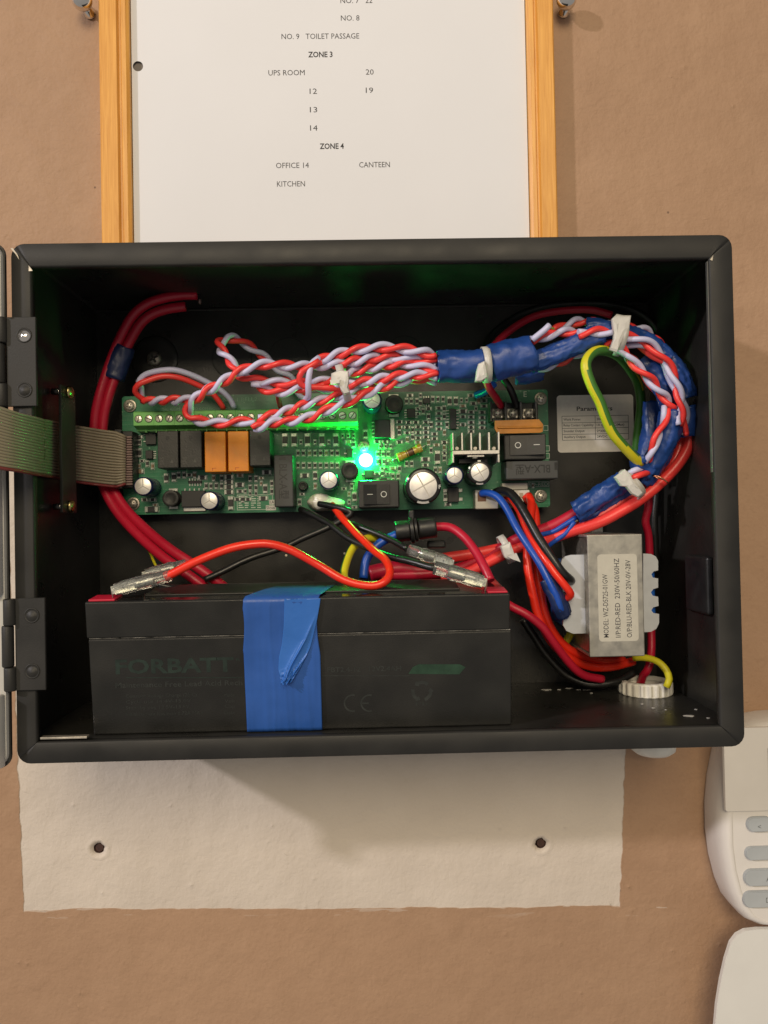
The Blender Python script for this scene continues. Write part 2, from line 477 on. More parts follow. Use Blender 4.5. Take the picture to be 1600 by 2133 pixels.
# ================================================================ the setting: painted wall
def wall_material():
    m = bpy.data.materials.new('brown_painted_plaster')
    m.use_nodes = True
    nt = m.node_tree; N = nt.nodes; L = nt.links
    b = N["Principled BSDF"]
    g = N.new('ShaderNodeNewGeometry')
    sep = N.new('ShaderNodeSeparateXYZ'); L.new(g.outputs['Position'], sep.inputs[0])
    def noi(scale, detail=4, vec=None, rough=0.5):
        n = N.new('ShaderNodeTexNoise'); n.inputs['Scale'].default_value = scale; n.inputs['Detail'].default_value = detail
        n.inputs['Roughness'].default_value = rough
        L.new(vec or g.outputs['Position'], n.inputs['Vector']); return n.outputs['Fac']
    def ma(op, a, c, clamp=False):
        n = N.new('ShaderNodeMath'); n.operation = op; n.use_clamp = clamp
        for i, q in enumerate((a, c)):
            if q is None: continue
            if isinstance(q, (int, float)): n.inputs[i].default_value = q
            else: L.new(q, n.inputs[i])
        return n.outputs[0]
    pl = at(44, 1740, 0).x / 1000; pr = at(1298, 1720, 0).x / 1000; pb = at(700, 1892, 0).z / 1000
    mp = N.new('ShaderNodeMapping'); mp.inputs['Scale'].default_value = (1, 1, 0.25); L.new(g.outputs['Position'], mp.inputs[0])
    mp2 = N.new('ShaderNodeMapping'); mp2.inputs['Scale'].default_value = (0.22, 1, 1.6); L.new(g.outputs['Position'], mp2.inputs[0])
    e1 = ma('MULTIPLY', ma('SUBTRACT', noi(120, 4), 0.5), 0.0030)
    e2 = ma('MULTIPLY', ma('SUBTRACT', noi(60, 5, mp2.outputs[0], 0.6), 0.5), 0.0100)
    def lin(a, b_, along):
        # straight edge through two points: position across as a function of position along
        k_ = (b_[1] - a[1]) / (b_[0] - a[0])
        return ma('ADD', ma('MULTIPLY', along, k_), a[1] - k_ * a[0])
    q0, q1 = at(38, 1600, 0) / 1000, at(50, 1890, 0) / 1000
    r0_, r1_ = at(1303, 1560, 0) / 1000, at(1291, 1885, 0) / 1000
    b0, b1 = at(50, 1894, 0) / 1000, at(1290, 1889, 0) / 1000
    pl = lin((q0.z, q0.x), (q1.z, q1.x), sep.outputs[2]); pr = lin((r0_.z, r0_.x), (r1_.z, r1_.x), sep.outputs[2])
    pb = lin((b0.x, b0.z), (b1.x, b1.z), sep.outputs[0])
    dx = ma('MAXIMUM', ma('SUBTRACT', pl, sep.outputs[0]), ma('SUBTRACT', sep.outputs[0], pr))
    dxe = ma('ADD', dx, e1)
    dz = ma('ADD', ma('SUBTRACT', pb, sep.outputs[2]), e2)
    dist = ma('MAXIMUM', ma('MAXIMUM', dxe, dz), ma('SUBTRACT', sep.outputs[2], 0.05))
    mask = ma('MULTIPLY', ma('ADD', dist, 0.0003), 1600, True)       # 1 = brown coat, 0 = old cream paint
    # thin, see-through brush marks just outside the edge
    thin = N.new('ShaderNodeMapRange'); thin.inputs['From Min'].default_value = 0.0; thin.inputs['From Max'].default_value = 0.006
    L.new(dz, thin.inputs['Value'])
    st = ma('MULTIPLY', ma('GREATER_THAN', noi(160, 3, mp2.outputs[0]), 0.61), ma('SUBTRACT', 1.0, thin.outputs[0], True))
    st = ma('MULTIPLY', st, ma('GREATER_THAN', dz, -0.0002))
    mask2 = ma('SUBTRACT', mask, ma('MULTIPLY', st, 0.45), True)
    def mixc(f, a, c):
        n = N.new('ShaderNodeMix'); n.data_type = 'RGBA'
        L.new(f, n.inputs[0])
        for q, i in ((a, 6), (c, 7)):
            if isinstance(q, tuple): n.inputs[i].default_value = (*q, 1)
            else: L.new(q, n.inputs[i])
        return n.outputs[2]
    def ramp(v, lo, hi):
        n = N.new('ShaderNodeMapRange'); n.inputs['From Min'].default_value = lo; n.inputs['From Max'].default_value = hi
        L.new(v, n.inputs['Value']); return n.outputs[0]
    br = mixc(ramp(noi(7, 3), 0.3, 0.7), (0.350, 0.217, 0.135), (0.402, 0.253, 0.159))
    br = mixc(ma('MULTIPLY', ramp(noi(45, 5), 0.45, 0.75), 0.35), br, (0.44, 0.285, 0.182))
    br = mixc(ma('MULTIPLY', ramp(noi(420, 3), 0.5, 0.8), 0.25), br, (0.28, 0.165, 0.10))
    sp = N.new('ShaderNodeTexVoronoi'); sp.inputs['Scale'].default_value = 28; L.new(g.outputs['Position'], sp.inputs['Vector'])
    speck = ma('LESS_THAN', sp.outputs['Distance'], 0.028)
    br = mixc(ma('MULTIPLY', speck, 0.7), br, (0.10, 0.06, 0.04))
    cr = mixc(ramp(noi(22, 4), 0.3, 0.7), (0.575, 0.505, 0.435), (0.63, 0.558, 0.485))
    c = mixc(mask2, cr, br)
    L.new(c, b.inputs['Base Color'])
    b.inputs['Roughness'].default_value = 0.62
    b.inputs['Specular IOR Level'].default_value = 0.3
    h1 = noi(95, 5, None, 0.55); h2 = noi(520, 3); h3 = noi(30, 2)
    vb = N.new('ShaderNodeTexVoronoi'); vb.inputs['Scale'].default_value = 120; L.new(g.outputs['Position'], vb.inputs['Vector'])
    bump = ma('POWER', ma('SUBTRACT', 1.0, ma('MULTIPLY', vb.outputs['Distance'], 2.6), True), 3.0)
    pick = ma('GREATER_THAN', noi(33, 2), 0.56)
    hh = ma('ADD', ma('MULTIPLY', h1, 1.0), ma('ADD', ma('MULTIPLY', h2, 0.20), ma('MULTIPLY', ma('MULTIPLY', bump, pick), 0.45)))
    hh = ma('ADD', hh, ma('MULTIPLY', h3, 1.6))
    hh = ma('ADD', hh, ma('MULTIPLY', mask, 0.35))
    bp = N.new('ShaderNodeBump'); bp.inputs['Strength'].default_value = 1.0; bp.inputs['Distance'].default_value = 0.0010
    L.new(hh, bp.inputs['Height']); L.new(bp.outputs[0], b.inputs['Normal'])
    return m
WALLM = wall_material()
HOLES = [at(205, 1768, 0), at(1127, 1758, 0)]
def build_wall():
    bm = bmesh.new()
    X, Z0, Z1 = 900.0, -900.0, 900.0
    # plaster sheet with two real drilled holes: a frame of quads round each hole
    xs = [-X, HOLES[0].x - 12, HOLES[0].x + 12, HOLES[1].x - 12, HOLES[1].x + 12, X]
    zc = (HOLES[0].z + HOLES[1].z) / 2
    zs = [Z0, zc - 14, zc + 14, Z1]
    def V(x, z, d=0.0): return bm.verts.new((x / 1000, -d / 1000, z / 1000))
    for i in range(5):
        for j in range(3):
            x0, x1, z0, z1 = xs[i], xs[i + 1], zs[j], zs[j + 1]
            if j == 1 and i in (1, 3):
                h = HOLES[0 if i == 1 else 1]
                n = 32
                outer, rim, inner, deep = [], [], [], []
                for k in range(n):
                    a = 2 * math.pi * k / n
                    ca, sa = math.cos(a), math.sin(a)
                    cx, cz = (x0 + x1) / 2, (z0 + z1) / 2
                    mxc = max(abs(ca), abs(sa))
                    jr = 1 + 0.13 * noise.noise(Vector((ca * 2.2 + i * 4, sa * 2.2, 0)))
                    outer.append(V(cx + ca / mxc * (x1 - x0) / 2, cz + sa / mxc * (z1 - z0) / 2))
                    rim.append((V(h.x + 7.2 * jr * ca, h.z + 6.6 * jr * sa, 0.0), V(h.x + 5.6 * jr * ca, h.z + 5.2 * jr * sa, 0.7), V(h.x + 4.4 * jr * ca, h.z + 4.1 * jr * sa, 0.25)))
                    inner.append(V(h.x + 2.9 * jr * ca, h.z + 2.7 * jr * sa, -0.9))
                    deep.append(V(h.x + 2.3 * jr * ca, h.z + 2.2 * jr * sa, -9))
                for k in range(n):
                    k2 = (k + 1) % n
                    loops = [outer, [r[0] for r in rim], [r[1] for r in rim], [r[2] for r in rim], inner, deep]
                    for a, c in zip(loops[:-1], loops[1:]):
                        f = bm.faces.new((a[k], a[k2], c[k2], c[k]))
                        f.smooth = a is not outer
                        if a is inner: f.material_index = 1
                f = bm.faces.new(deep); f.material_index = 1
            else:
                bm.faces.new((V(x0, z0), V(x1, z0), V(x1, z1), V(x0, z1)))
    bmesh.ops.remove_doubles(bm, verts=bm.verts, dist=1e-6)
    bmesh.ops.recalc_face_normals(bm, faces=bm.faces)
    me = bpy.data.meshes.new('wall'); bm.to_mesh(me); bm.free()
    me.materials.append(WALLM); me.materials.append(M['hole'])
    # the big sheet faces the room
    if sum(p.normal.y * p.area for p in me.polygons) > 0:
        me.flip_normals()
    o = link('wall', me, (0, 0, 0)); o['kind'] = 'structure'
    o['label'] = 'brown painted plaster wall with an old cream paint patch'
    return o
wall = build_wall()
for h, lo in ((HOLES[0], 1), (HOLES[1], 0)):
    MB().lathe([(0.9, -7), (1.0, -4.2), (1.9, -2.6), (2.3, -1.6), (2.05, -1.2)], (h.x + 0.2, 0, h.z), 'd', 14).build('wall_plug', M['hole'], wall)

# ================================================================ framed notice
def wood_mat():
    m = bpy.data.materials.new('honey_pine'); m.use_nodes = True
    nt = m.node_tree; N = nt.nodes; L = nt.links; b = N["Principled BSDF"]
    tc = N.new('ShaderNodeTexCoord'); mp = N.new('ShaderNodeMapping'); mp.inputs['Scale'].default_value = (1, 1, 0.045)
    L.new(tc.outputs['Object'], mp.inputs[0])
    n = N.new('ShaderNodeTexNoise'); n.inputs['Scale'].default_value = 900; n.inputs['Detail'].default_value = 6; n.inputs['Distortion'].default_value = 0.6
    L.new(mp.outputs[0], n.inputs['Vector'])
    r = N.new('ShaderNodeValToRGB'); r.color_ramp.elements[0].position = 0.32; r.color_ramp.elements[1].position = 0.72
    r.color_ramp.elements[0].color = (0.60, 0.265, 0.040, 1); r.color_ramp.elements[1].color = (0.78, 0.395, 0.080, 1)
    L.new(n.outputs['Fac'], r.inputs[0]); L.new(r.outputs[0], b.inputs['Base Color'])
    b.inputs['Roughness'].default_value = 0.42
    bp = N.new('ShaderNodeBump'); bp.inputs['Strength'].default_value = 0.15; bp.inputs['Distance'].default_value = 0.0004
    L.new(n.outputs['Fac'], bp.inputs['Height']); L.new(bp.outputs[0], b.inputs['Normal'])
    return m
M['wood'] = wood_mat()
FD = 9.0
fr = root('picture_frame', at(680, 520, 0))
tag(fr, 'honey coloured pine picture frame round the printed notice', 'picture frame')
def rail(x0, x1, inner_left, z0, z1):
    """vertical moulding: flat, a groove and a slim inner bead"""
    w = x1 - x0
    prof = [(0, 0.6), (0, FD - 0.8), (0.8, FD), (w * 0.60, FD), (w * 0.66, FD - 1.6), (w * 0.72, FD - 1.7), (w * 0.76, FD - 0.9), (w * 0.90, FD - 1.1), (w, FD - 2.2), (w, 0.6)]
    mb = MB()
    pts = [(x1 - a if inner_left else x0 + a, dd) for a, dd in prof]
    n = len(pts)
    va = [(a, dd, z0) for a, dd in pts]; vb = [(a, dd, z1) for a, dd in pts]
    mb.add(va + vb, [[i, (i + 1) % n, n + (i + 1) % n, n + i] for i in range(n)] + [list(range(n)), list(range(n, 2 * n))])
    return mb
zt = at(680, -250, 5).z; zb = at(780, 500, 93).z + 2.5
xl0 = at(208, 260, FD).x; xl1 = at(269, 260, FD).x; xr0 = at(1103, 250, FD).x; xr1 = at(1158, 250, FD).x
rail(xl0, xl1, False, zb, zt).build('frame_rail', M['wood'], fr)
rail(xr0, xr1, True, zb, zt).build('frame_rail', M['wood'], fr)
MB().box(xl1 + 0.05, xr0 - 0.05, 0.6, FD - 0.4, zb, zb + 13, bev=0.6).build('frame_rail', M['wood'], fr)
MB().box(xl1 + 0.05, xr0 - 0.05, 0.6, FD - 0.4, zt - 13, zt, bev=0.6).build('frame_rail', M['wood'], fr)
MB().box(xl1 - 3, xr0 + 3, 0.8, 3.0, zb + 1, zt - 1).build('backing_board', mat('grey_backing_board', (0.17, 0.15, 0.135), 0.8), fr)
# the sheet, with a punched hole
PD = 4.2
def build_paper():
    x0, x1, z0, z1 = xl1 + 0.3, xr0 - 0.3, zb + 14, zt - 14
    h = at(287.5, 138, PD)
    bm = bmesh.new(); n = 24
    def V(x, z): return bm.verts.new((x / 1000, -PD / 1000, z / 1000))
    q = 6.0
    # only the hole cell is a ring; the rest is a gently waving grid
    ring, box_ = [], []
    for k in range(n):
        a = 2 * math.pi * k / n
        ca, sa = math.cos(a), math.sin(a)
        s = q / max(abs(ca), abs(sa))
        dx = max(x0 - h.x, s * ca)
        ring.append(V(h.x + 2.75 * ca, h.z + 2.75 * sa)); box_.append(V(h.x + dx, h.z + s * sa))
    for k in range(n):
        k2 = (k + 1) % n
        bm.faces.new((box_[k], box_[k2], ring[k2], ring[k]))
    ql = max(x0, h.x - q)
    for a, b_, c, d_ in ((x0, x1, h.z + q, z1), (x0, x1, z0, h.z - q), (h.x + q, x1, h.z - q, h.z + q)):
        bm.faces.new((V(a, c), V(b_, c), V(b_, d_), V(a, d_)))
    bmesh.ops.recalc_face_normals(bm, faces=bm.faces)
    me = bpy.data.meshes.new('paper_sheet'); bm.to_mesh(me); bm.free()
    if me.polygons[0].normal.y > 0: me.flip_normals()
    me.materials.append(M['paper'])
    return link('paper_sheet', me, (0, 0, 0))
paper = tag(build_paper(), 'white printed zone list in the pine frame above the box', 'notice')
k0 = sc_(PD)
for s, x0, x1, y, hpx, bold in (
    ('NO. 7   22', 709, 776, 1, 11.5, 0), ('NO. 8', 710, 749, 37.5, 11.5, 0), ('NO. 9   TOILET PASSAGE', 586, 749, 75.5, 11.5, 0),
    ('ZONE 3', 642, 693, 113.5, 11.5, 0.022), ('UPS ROOM', 559, 635, 151.5, 11.5, 0), ('20', 762, 778.5, 150, 11.5, 0),
    ('12', 645, 660.5, 190, 11.5, 0), ('19', 762, 777.5, 188, 11.5, 0), ('13', 645.5, 661, 228.5, 11.5, 0), ('14', 646, 661.5, 266.5, 11.5, 0),
    ('ZONE 4', 666, 716.5, 304.5, 11.5, 0.022), ('OFFICE 14', 575, 643.5, 344.5, 11.5, 0), ('CANTEEN', 748, 812.5, 343, 11.5, 0), ('KITCHEN', 577, 635.5, 383, 11.5, 0)):
    text('printed_line', s, ((x0 + x1) / 2, y), hpx / k0, M['inkb'] if bold else M['ink'], paper, d=PD, width=(x1 - x0) / k0, bold=bold, th=0.05)
# chrome mirror-plate knobs at the frame's upper corners
for cx, cy, lab in ((176, 8, 'chrome knob screw left of the pine frame'), (1181, 6, 'chrome knob screw right of the pine frame')):
    p = at(cx, cy, 8)
    kn = root('knob_screw', (p.x, 0, p.z)); tag(kn, lab, 'screw', 'chrome knob screws beside the frame')
    MB().lathe([(3.2, 0.2), (3.4, 1.2), (2.2, 2.0), (2.0, 6.0)], (p.x, 0, p.z), 'd', 18).build('shank', M['chrome'], kn)
    MB().lathe([(2.4, 5.8), (4.2, 6.6), (5.2, 8.4), (5.3, 10.2), (4.6, 12.0), (3.0, 13.2), (1.2, 13.7), (0.0, 13.8)], (p.x - 0.6, 0, p.z + 0.8), 'd', 24).build('knob', M['chrome'], kn)
# ================================================================ the steel enclosure
BF = 93.0                                    # depth of the box's front
tl, tr, bl, br_ = at(18, 511, BF), at(1529, 487, BF), at(43, 1588, BF), at(1545, 1557, BF)
BX0, BX1 = (tl.x + bl.x) / 2, (tr.x + br_.x) / 2
BZ0, BZ1 = (bl.z + br_.z) / 2, (tl.z + tr.z) / 2
T = 1.2
LIP = 9.6
box = root('alarm_panel_box', ((BX0 + BX1) / 2, 0, BZ0))
tag(box, 'open black steel alarm panel box fixed to the wall', 'enclosure')
MB().box(BX0 + 0.4, BX1 - 0.4, 0.5, 0.5 + T, BZ0 + 0.4, BZ1 - 0.4).build('back_panel', M['box'], box)
RC = 5.5
def wallstrip(name, pts):
    """outer skin strip following pts [(x,z)], from the back to the front, thickness T inwards"""
    cx, cz = (BX0 + BX1) / 2, (BZ0 + BZ1) / 2
    mb = MB(); n = len(pts)
    inn = []
    for (x, z) in pts:
        ix = x + (T if x < cx else -T) * min(1.0, 1.0); iz = z + (T if z < cz else -T)
        inn.append((min(max(x, BX0 + T), BX1 - T), min(max(z, BZ0 + T), BZ1 - T)))
    for ring, dd in ((pts, 0.4), (pts, BF), (inn, BF), (inn, 0.4)):
        mb.v += [Vector((x, dd, z)) for x, z in ring]
    for i in range(n - 1):
        for a in range(4):
            b = (a + 1) % 4
            mb.f.append([a * n + i, a * n + i + 1, b * n + i + 1, b * n + i]); mb.m.append(0); mb.s.append(False)
    return mb.build(name, M['box'], box)
def arc(cx, cz, a0, a1, n=5):
    return [(cx + RC * math.cos(math.radians(a0 + (a1 - a0) * k / n)), cz + RC * math.sin(math.radians(a0 + (a1 - a0) * k / n))) for k in range(n + 1)]
ARC_TL = arc(BX0 + RC, BZ1 - RC, 180, 90); ARC_TR = arc(BX1 - RC, BZ1 - RC, 90, 0)
ARC_BR = arc(BX1 - RC, BZ0 + RC, 0, -90); ARC_BL = arc(BX0 + RC, BZ0 + RC, 270, 180)
wallstrip('top_wall', ARC_TL + ARC_TR)
wallstrip('bottom_wall', ARC_BR + ARC_BL)
wallstrip('left_wall', [ARC_BL[-1], ARC_TL[0]])
wallstrip('right_wall', [ARC_TR[-1], ARC_BR[0]])
# mitred front flange, four strips with a rounded inner return
def flange(name, outer, inner, m=None):
    mb = MB()
    n = len(outer)
    cx, cz = (BX0 + BX1) / 2, (BZ0 + BZ1) / 2
    def lerp(a, b, t): return (a[0] + (b[0] - a[0]) * t, a[1] + (b[1] - a[1]) * t)
    rings = []
    for t, dd in ((0.0, BF + 0.05), (0.015, BF + 0.6), (0.05, BF + 0.9), (0.92, BF + 0.9), (0.975, BF + 0.6), (1.0, BF - 0.2), (1.0, BF - 2.4), (0.92, BF - 2.4), (0.9, BF - 0.7), (0.0, BF - 0.7)):
        rings.append([(*lerp(o, i, t), dd) for o, i in zip(outer, inner)])
    for r in rings:
        mb.v += [Vector((x, dd, z)) for x, z, dd in r]
    R = len(rings)
    for a in range(R):
        b = (a + 1) % R
        for i in range(n - 1):
            mb.f.append([a * n + i, a * n + i + 1, b * n + i + 1, b * n + i]); mb.m.append(0); mb.s.append(True)
    mb.f.append([a * n for a in range(R)]); mb.m.append(0); mb.s.append(False)
    mb.f.append([a * n + n - 1 for a in range(R)]); mb.m.append(0); mb.s.append(False)
    return mb.build(name, M['lip'], box)
IX0, IX1 = at(72, 1000, BF).x, at(1484, 900, BF).x
IZ1, IZ0 = at(770, 549, BF).z, at(790, 1528, BF).z
# flange pieces meet at the corners along mitres, a hair apart
G = 0.12
def half(arcpts, first):
    h = len(arcpts) // 2
    return arcpts[:h + 1] if first else arcpts[h:]
def ring_in(pts, side):
    out = []
    for x, z in pts:
        if side in 'tb':
            out.append((min(max(x, IX0 + G), IX1 - G), IZ1 if side == 't' else IZ0))
        else:
            out.append((IX0 if side == 'l' else IX1, min(max(z, IZ0 + G), IZ1 - G)))
    return out
op = half(ARC_TL, False) + half(ARC_TR, True); flange('front_flange', op, ring_in(op, 't'))
op = half(ARC_BR, False) + half(ARC_BL, True); flange('front_flange', op, ring_in(op, 'b'))
op = half(ARC_BL, False) + half(ARC_TL, True); flange('front_flange', op, ring_in(op, 'l'))
op = half(ARC_TR, False) + half(ARC_BR, True); flange('front_flange', op, ring_in(op, 'r'))
# bare metal at nicked corners and the raw cut edges
for pts, dd in (([(60, 553), (68, 564), (60, 565)], BF + 1.1), ([(1479, 541), (1486, 531), (1484, 543)], BF + 1.1), ([(22, 517), (33, 530), (40, 541), (37, 531), (27, 517)], BF + 1.0)):
    p = poly_px(pts, dd)
    MB().prism(p, dd - 0.25, dd + 0.04).build('paint_chip', M['bare'], box)
a = at(86, 1537, BF - 1); b = at(183, 1534, BF - 1)
MB().box(a.x, b.x, BF - 3, BF + 0.1, a.z - 0.4, a.z + 0.45, bev=0.15).build('worn_edge', M['bare'], box)
a = at(1482, 545, BF); b = at(1487, 1000, BF)
MB().box(IX1 - 0.5, IX1 - 0.05, BF - 1.5, BF + 0.15, IZ1 - 90, IZ1 - 1, bev=0.1).build('worn_edge', mat('worn_black_edge', (0.09, 0.09, 0.085), 0.4), box)
# small pale dots on the back panel, daylight through pinholes painted as colour
for cx, cy in ((197, 652), (1350, 631), (596, 1157), (718, 1153)):
    p = at(cx, cy, 2.0)
    MB().lathe([(0.75, 1.4), (0.62, 1.95), (0.0, 2.0)], (p.x, 0, p.z), 'd', 10).build('painted_pinhole', mat('pinhole_painted_daylight', (0.75, 0.68, 0.55), 0.5), box)
# knockouts stamped in the back panel
for i, cx in enumerate((483, 601, 720, 843)):
    p = at(cx, 746 - i * 2, 2)
    ko = MB().lathe([(10.3, 1.6), (10.3, 1.82), (0.01, 1.82)], (p.x, 0, p.z), 'd', 40, smooth=False).build('knockout', M['box'], box)
    MB().lathe([(10.8, 1.6), (10.8, 1.76), (10.32, 1.76), (10.32, 1.6)], (p.x, 0, p.z), 'd', 40, smooth=False).build('knockout_groove_shade', mat('groove_painted_shade', (0.006, 0.006, 0.006), 0.7), ko)  # thin raised ring; the groove's shade is painted in its darker colour
# dimpled mounting hole with its screw
p = at(322, 748, 2)
MB().lathe([(13, 1.6), (12.0, 1.95), (10.0, 2.05), (8.0, 1.9), (5.0, 1.85), (0.01, 1.85)], (p.x, 0, p.z), 'd', 40).build('mounting_dimple', M['box'], box)
def cross_screw(c, r, name, m, parent, ang=0.4, dome=1.1):
    """pan-head screw with a real cross slot (dark recess)"""
    o = MB().lathe([(r * 0.98, 0), (r, 0.4), (r * 0.92, dome * 0.7), (r * 0.62, dome), (0.0, dome * 1.08)], c, 'd', 18).build(name, m, parent)
    return o
def slots(c, r, dd, parent, ang, m, cross=True, name='drive_recess_shade', w=0.16):
    mb = MB()
    for q in range(2 if cross else 1):
        a = ang + q * math.pi / 2
        ux, uz = math.cos(a), math.sin(a)
        pts = [(c[0] + s * r * ux - t * r * w * uz, c[2] + s * r * uz + t * r * w * ux) for s, t in ((-1, -1), (1, -1), (1, 1), (-1, 1))]
        mb.prism(pts, dd + 0.012 * q, dd + 0.10 + 0.012 * q)
    return mb.build(name, m, parent)
RECESS_SHADE = mat('screw_painted_shade', (0.035, 0.03, 0.025), 0.6)  # dark slabs set on the screw heads, slot shade painted as colour
sc1 = root('mounting_screw', (p.x, 1.9, p.z)); tag(sc1, 'cross head screw in the box back panel, upper left', 'screw')
h = cross_screw((p.x, 1.9, p.z), 4.1, 'screw_head', M['dsteel'], sc1, dome=2.2)
slots((p.x, 0, p.z), 2.6, 4.15, h, 0.5, RECESS_SHADE, w=0.24)
# latch pocket on the right inner wall, and inner seams
a = at(1410, 1158, 60); b = at(1410, 1277, 60)
MB().box(BX1 - T - 3.2, BX1 - T - 0.02, 48, 72, b.z, a.z, bev=1.6, seg=3).build('latch_pocket', M['blackpl'], box)
MB().box(BX0 + T, BX1 - T, 1.7, 2.6, BZ1 - T - 1.4, BZ1 - T - 0.05, bev=0.3).build('seam_fold', M['box'], box)
# drips and scuffs of white paint on the box floor
fl = IZ0 - 0.6
MB().box(BX0 + T + 0.02, BX1 - T - 0.02, 1.75, BF - 0.8, BZ0 + T + 0.02, fl, bev=0.3, seg=1).build('floor_plate', M['box'], box)
def floor_pt(pxx, pyy):
    v = C2W @ Vector(((pxx - 800.0) / KPX, -(pyy - 1066.5) / KPX, -1.0))
    t = fl / v.z
    return Vector((v.x * t, CAM_D - v.y * t, fl))
random.seed(3)
for cx, cy, l in ((1140, 1437, 3.2), (1165, 1437, 1.2), (1185, 1434, 2.4), (1205, 1437, 1.4), (1223, 1437, 2.6), (1232, 1444, 1.0), (1338, 1467, 1.0), (1361, 1475, 1.2), (1387, 1479, 0.6), (1436, 1491, 3.0), (1450, 1478, 0.9), (1476, 1496, 1.0)):
    p = floor_pt(cx, cy)
    n = 9
    pts = [(p.x + l * (0.6 + 0.5 * random.random()) * math.cos(2 * math.pi * k / n), p.y + 0.9 * l * (0.35 + 0.5 * random.random()) * math.sin(2 * math.pi * k / n)) for k in range(n)]
    mb = MB()
    mb.add([(x, y, fl + 0.02) for x, y in pts] + [(p.x + (x - p.x) * .8, p.y + (y - p.y) * .8, fl + 0.3) for x, y in pts], [[i, (i + 1) % n, n + (i + 1) % n, n + i] for i in range(n)] + [list(range(n, 2 * n))], smooth=True)
    mb.build('paint_drip', mat('dried_pale_drip', (0.36, 0.35, 0.33), 0.25, var=0.3), box)

# hinges on the left flange
def hinge(y0, y1, x0, x1, holes, shiny):
    DH = BF + 1.0
    r = rect_px(x0, y0, x1, y1, DH + 1.5)
    hp = MB().box(r[0], r[1], DH - 0.05, DH + 1.5, r[2], r[3], bev=0.25, seg=1).build('hinge_leaf', M['lip'], box)
    zc = [r[3], r[3] - (r[3] - r[2]) * 0.29, r[3] - (r[3] - r[2]) * 0.74, r[2]]
    for i in range(3):
        big = 2.55 if i != 1 else 2.35
        cx = r[0] - 2.1 if i != 1 else r[0] - 3.0
        MB().lathe([(big * .9, 0), (big, 0.5), (big, zc[i] - zc[i + 1] - 0.7), (big * .9, zc[i] - zc[i + 1] - 0.2)], (cx, DH + 1.2, zc[i + 1]), 'z', 20).build('hinge_knuckle', M['lip'], hp)
    for q, (hx, hy) in enumerate(holes):
        c = at(hx, hy, DH + 1.6)
        MB().lathe([(3.15, 1.42), (3.1, 1.72), (2.75, 1.8), (2.5, 1.56), (2.3, 1.56)], (c.x, DH, c.z), 'd', 22).build('hole_rim', M['lip'], hp)
        MB().lathe([(2.42, 1.52), (2.3, 1.58), (1.7, 1.9), (0.9, 2.3), (0.0, 2.4)], (c.x + 0.1, DH, c.z - 0.5), 'd', 18).build('rivet', M['chrome'] if (shiny and q == 0) else M['lip'], hp)
hinge(660, 846, 14, 75, ((50, 698), (51, 812)), True)
hinge(1247, 1437, 32, 94, ((66, 1282), (67, 1398)), False)

# the door, swung right open to the left: steel rim with a pale moulded liner
DA = math.radians(9)
hx, hd = BX0 - 2.6, BF + 0.5
def door_tf(p):
    """local (u to the left from the hinge, v out of the face, z) -> scene"""
    return Vector((hx - p.x * math.cos(DA) - p.y * math.sin(DA), hd + p.x * math.sin(DA) + p.y * math.cos(DA), p.z))
DW, DZ0, DZ1 = 14.0, BZ0 - 1.5, BZ1 + 0.5
door = root('door', (hx, hd, BZ0)); door.parent = box; door.location = WL[door] - WL[box]
def dpart(name, mb, m): return mb.build(name, m, door, tf=door_tf)
dpart('door_skin', MB().prism(rrect(0, DW, DZ0, DZ1, 5), -1.2, 0.0), M['lip'])
dpart('door_liner', MB().prism(rrect(0.6, DW - 2, DZ0 + 1, DZ1 - 1, 5), 0.0, 1.6), M['doorw'])
zr = [(DZ0 + 1.2, at(10, 1442, BF).z), (at(10, 1238, BF).z, at(10, 858, BF).z), (at(10, 652, BF).z, DZ1 - 1.2)]
for za, zb_ in zr:
    dpart('liner_rim', MB().box(0.8, 3.2, 1.6, 7.0, za, zb_, bev=0.9, seg=3, smooth=True), M['doorw'])
for zz in (at(10, 1452, BF).z, at(10, 1490, BF).z, at(10, 1236, BF).z + 1, at(10, 860, BF).z - 1, at(10, 650, BF).z + 1.5):
    dpart('liner_rib', MB().box(3.3, DW - 3, 1.6, 5.2, zz - 0.7, zz + 0.7, bev=0.3, seg=1), M['doorw'])
dpart('liner_rim', MB().box(3.4, DW - 4, 1.6, 7.0, DZ0 + 1.2, DZ0 + 3.4, bev=0.9, seg=3), M['doorw'])
dpart('liner_rim', MB().box(3.4, DW - 4, 1.6, 7.0, DZ1 - 3.4, DZ1 - 1.2, bev=0.9, seg=3), M['doorw'])
#dpart('display_board', MB().box(70, 250, 1.7, 8, -40, 60, bev=0.8), M['greypl'])

# gland nut on the floor, its body showing under the box
g = floor_pt(1343, 1442)
gd = g.y + 1.0
gl = root('cable_gland', (g.x, gd, fl)); tag(gl, 'white ribbed plastic gland nut on the box floor', 'cable gland')
mb = MB(); n = 44
R0, R1, H = 12.6, 9.6, 6.6
rings = [(R0, 0.1), (R0 + 0.1, 0.7), (R0, H - 0.9), (R0 - 0.7, H - 0.15), (R1 + 0.4, H), (R1, H - 0.5), (R1 - 0.3, 0.1)]
for ri, (r, hh) in enumerate(rings):
    for k in range(n * 2):
        a = math.pi * k / n
        rr = r + (0.45 * (1 if k % 4 < 2 else -1) if ri in (1, 2) else 0) + 0.10 * noise.noise(Vector((math.cos(a) * 3, math.sin(a) * 3, ri)))
        mb.v.append(Vector((g.x + rr * math.cos(a), gd + rr * math.sin(a), fl + hh)))
for ri in range(len(rings) - 1):
    for k in range(2 * n):
        k2 = (k + 1) % (2 * n)
        mb.f.append([ri * 2 * n + k, ri * 2 * n + k2, (ri + 1) * 2 * n + k2, (ri + 1) * 2 * n + k]); mb.m.append(0); mb.s.append(ri not in (1,))
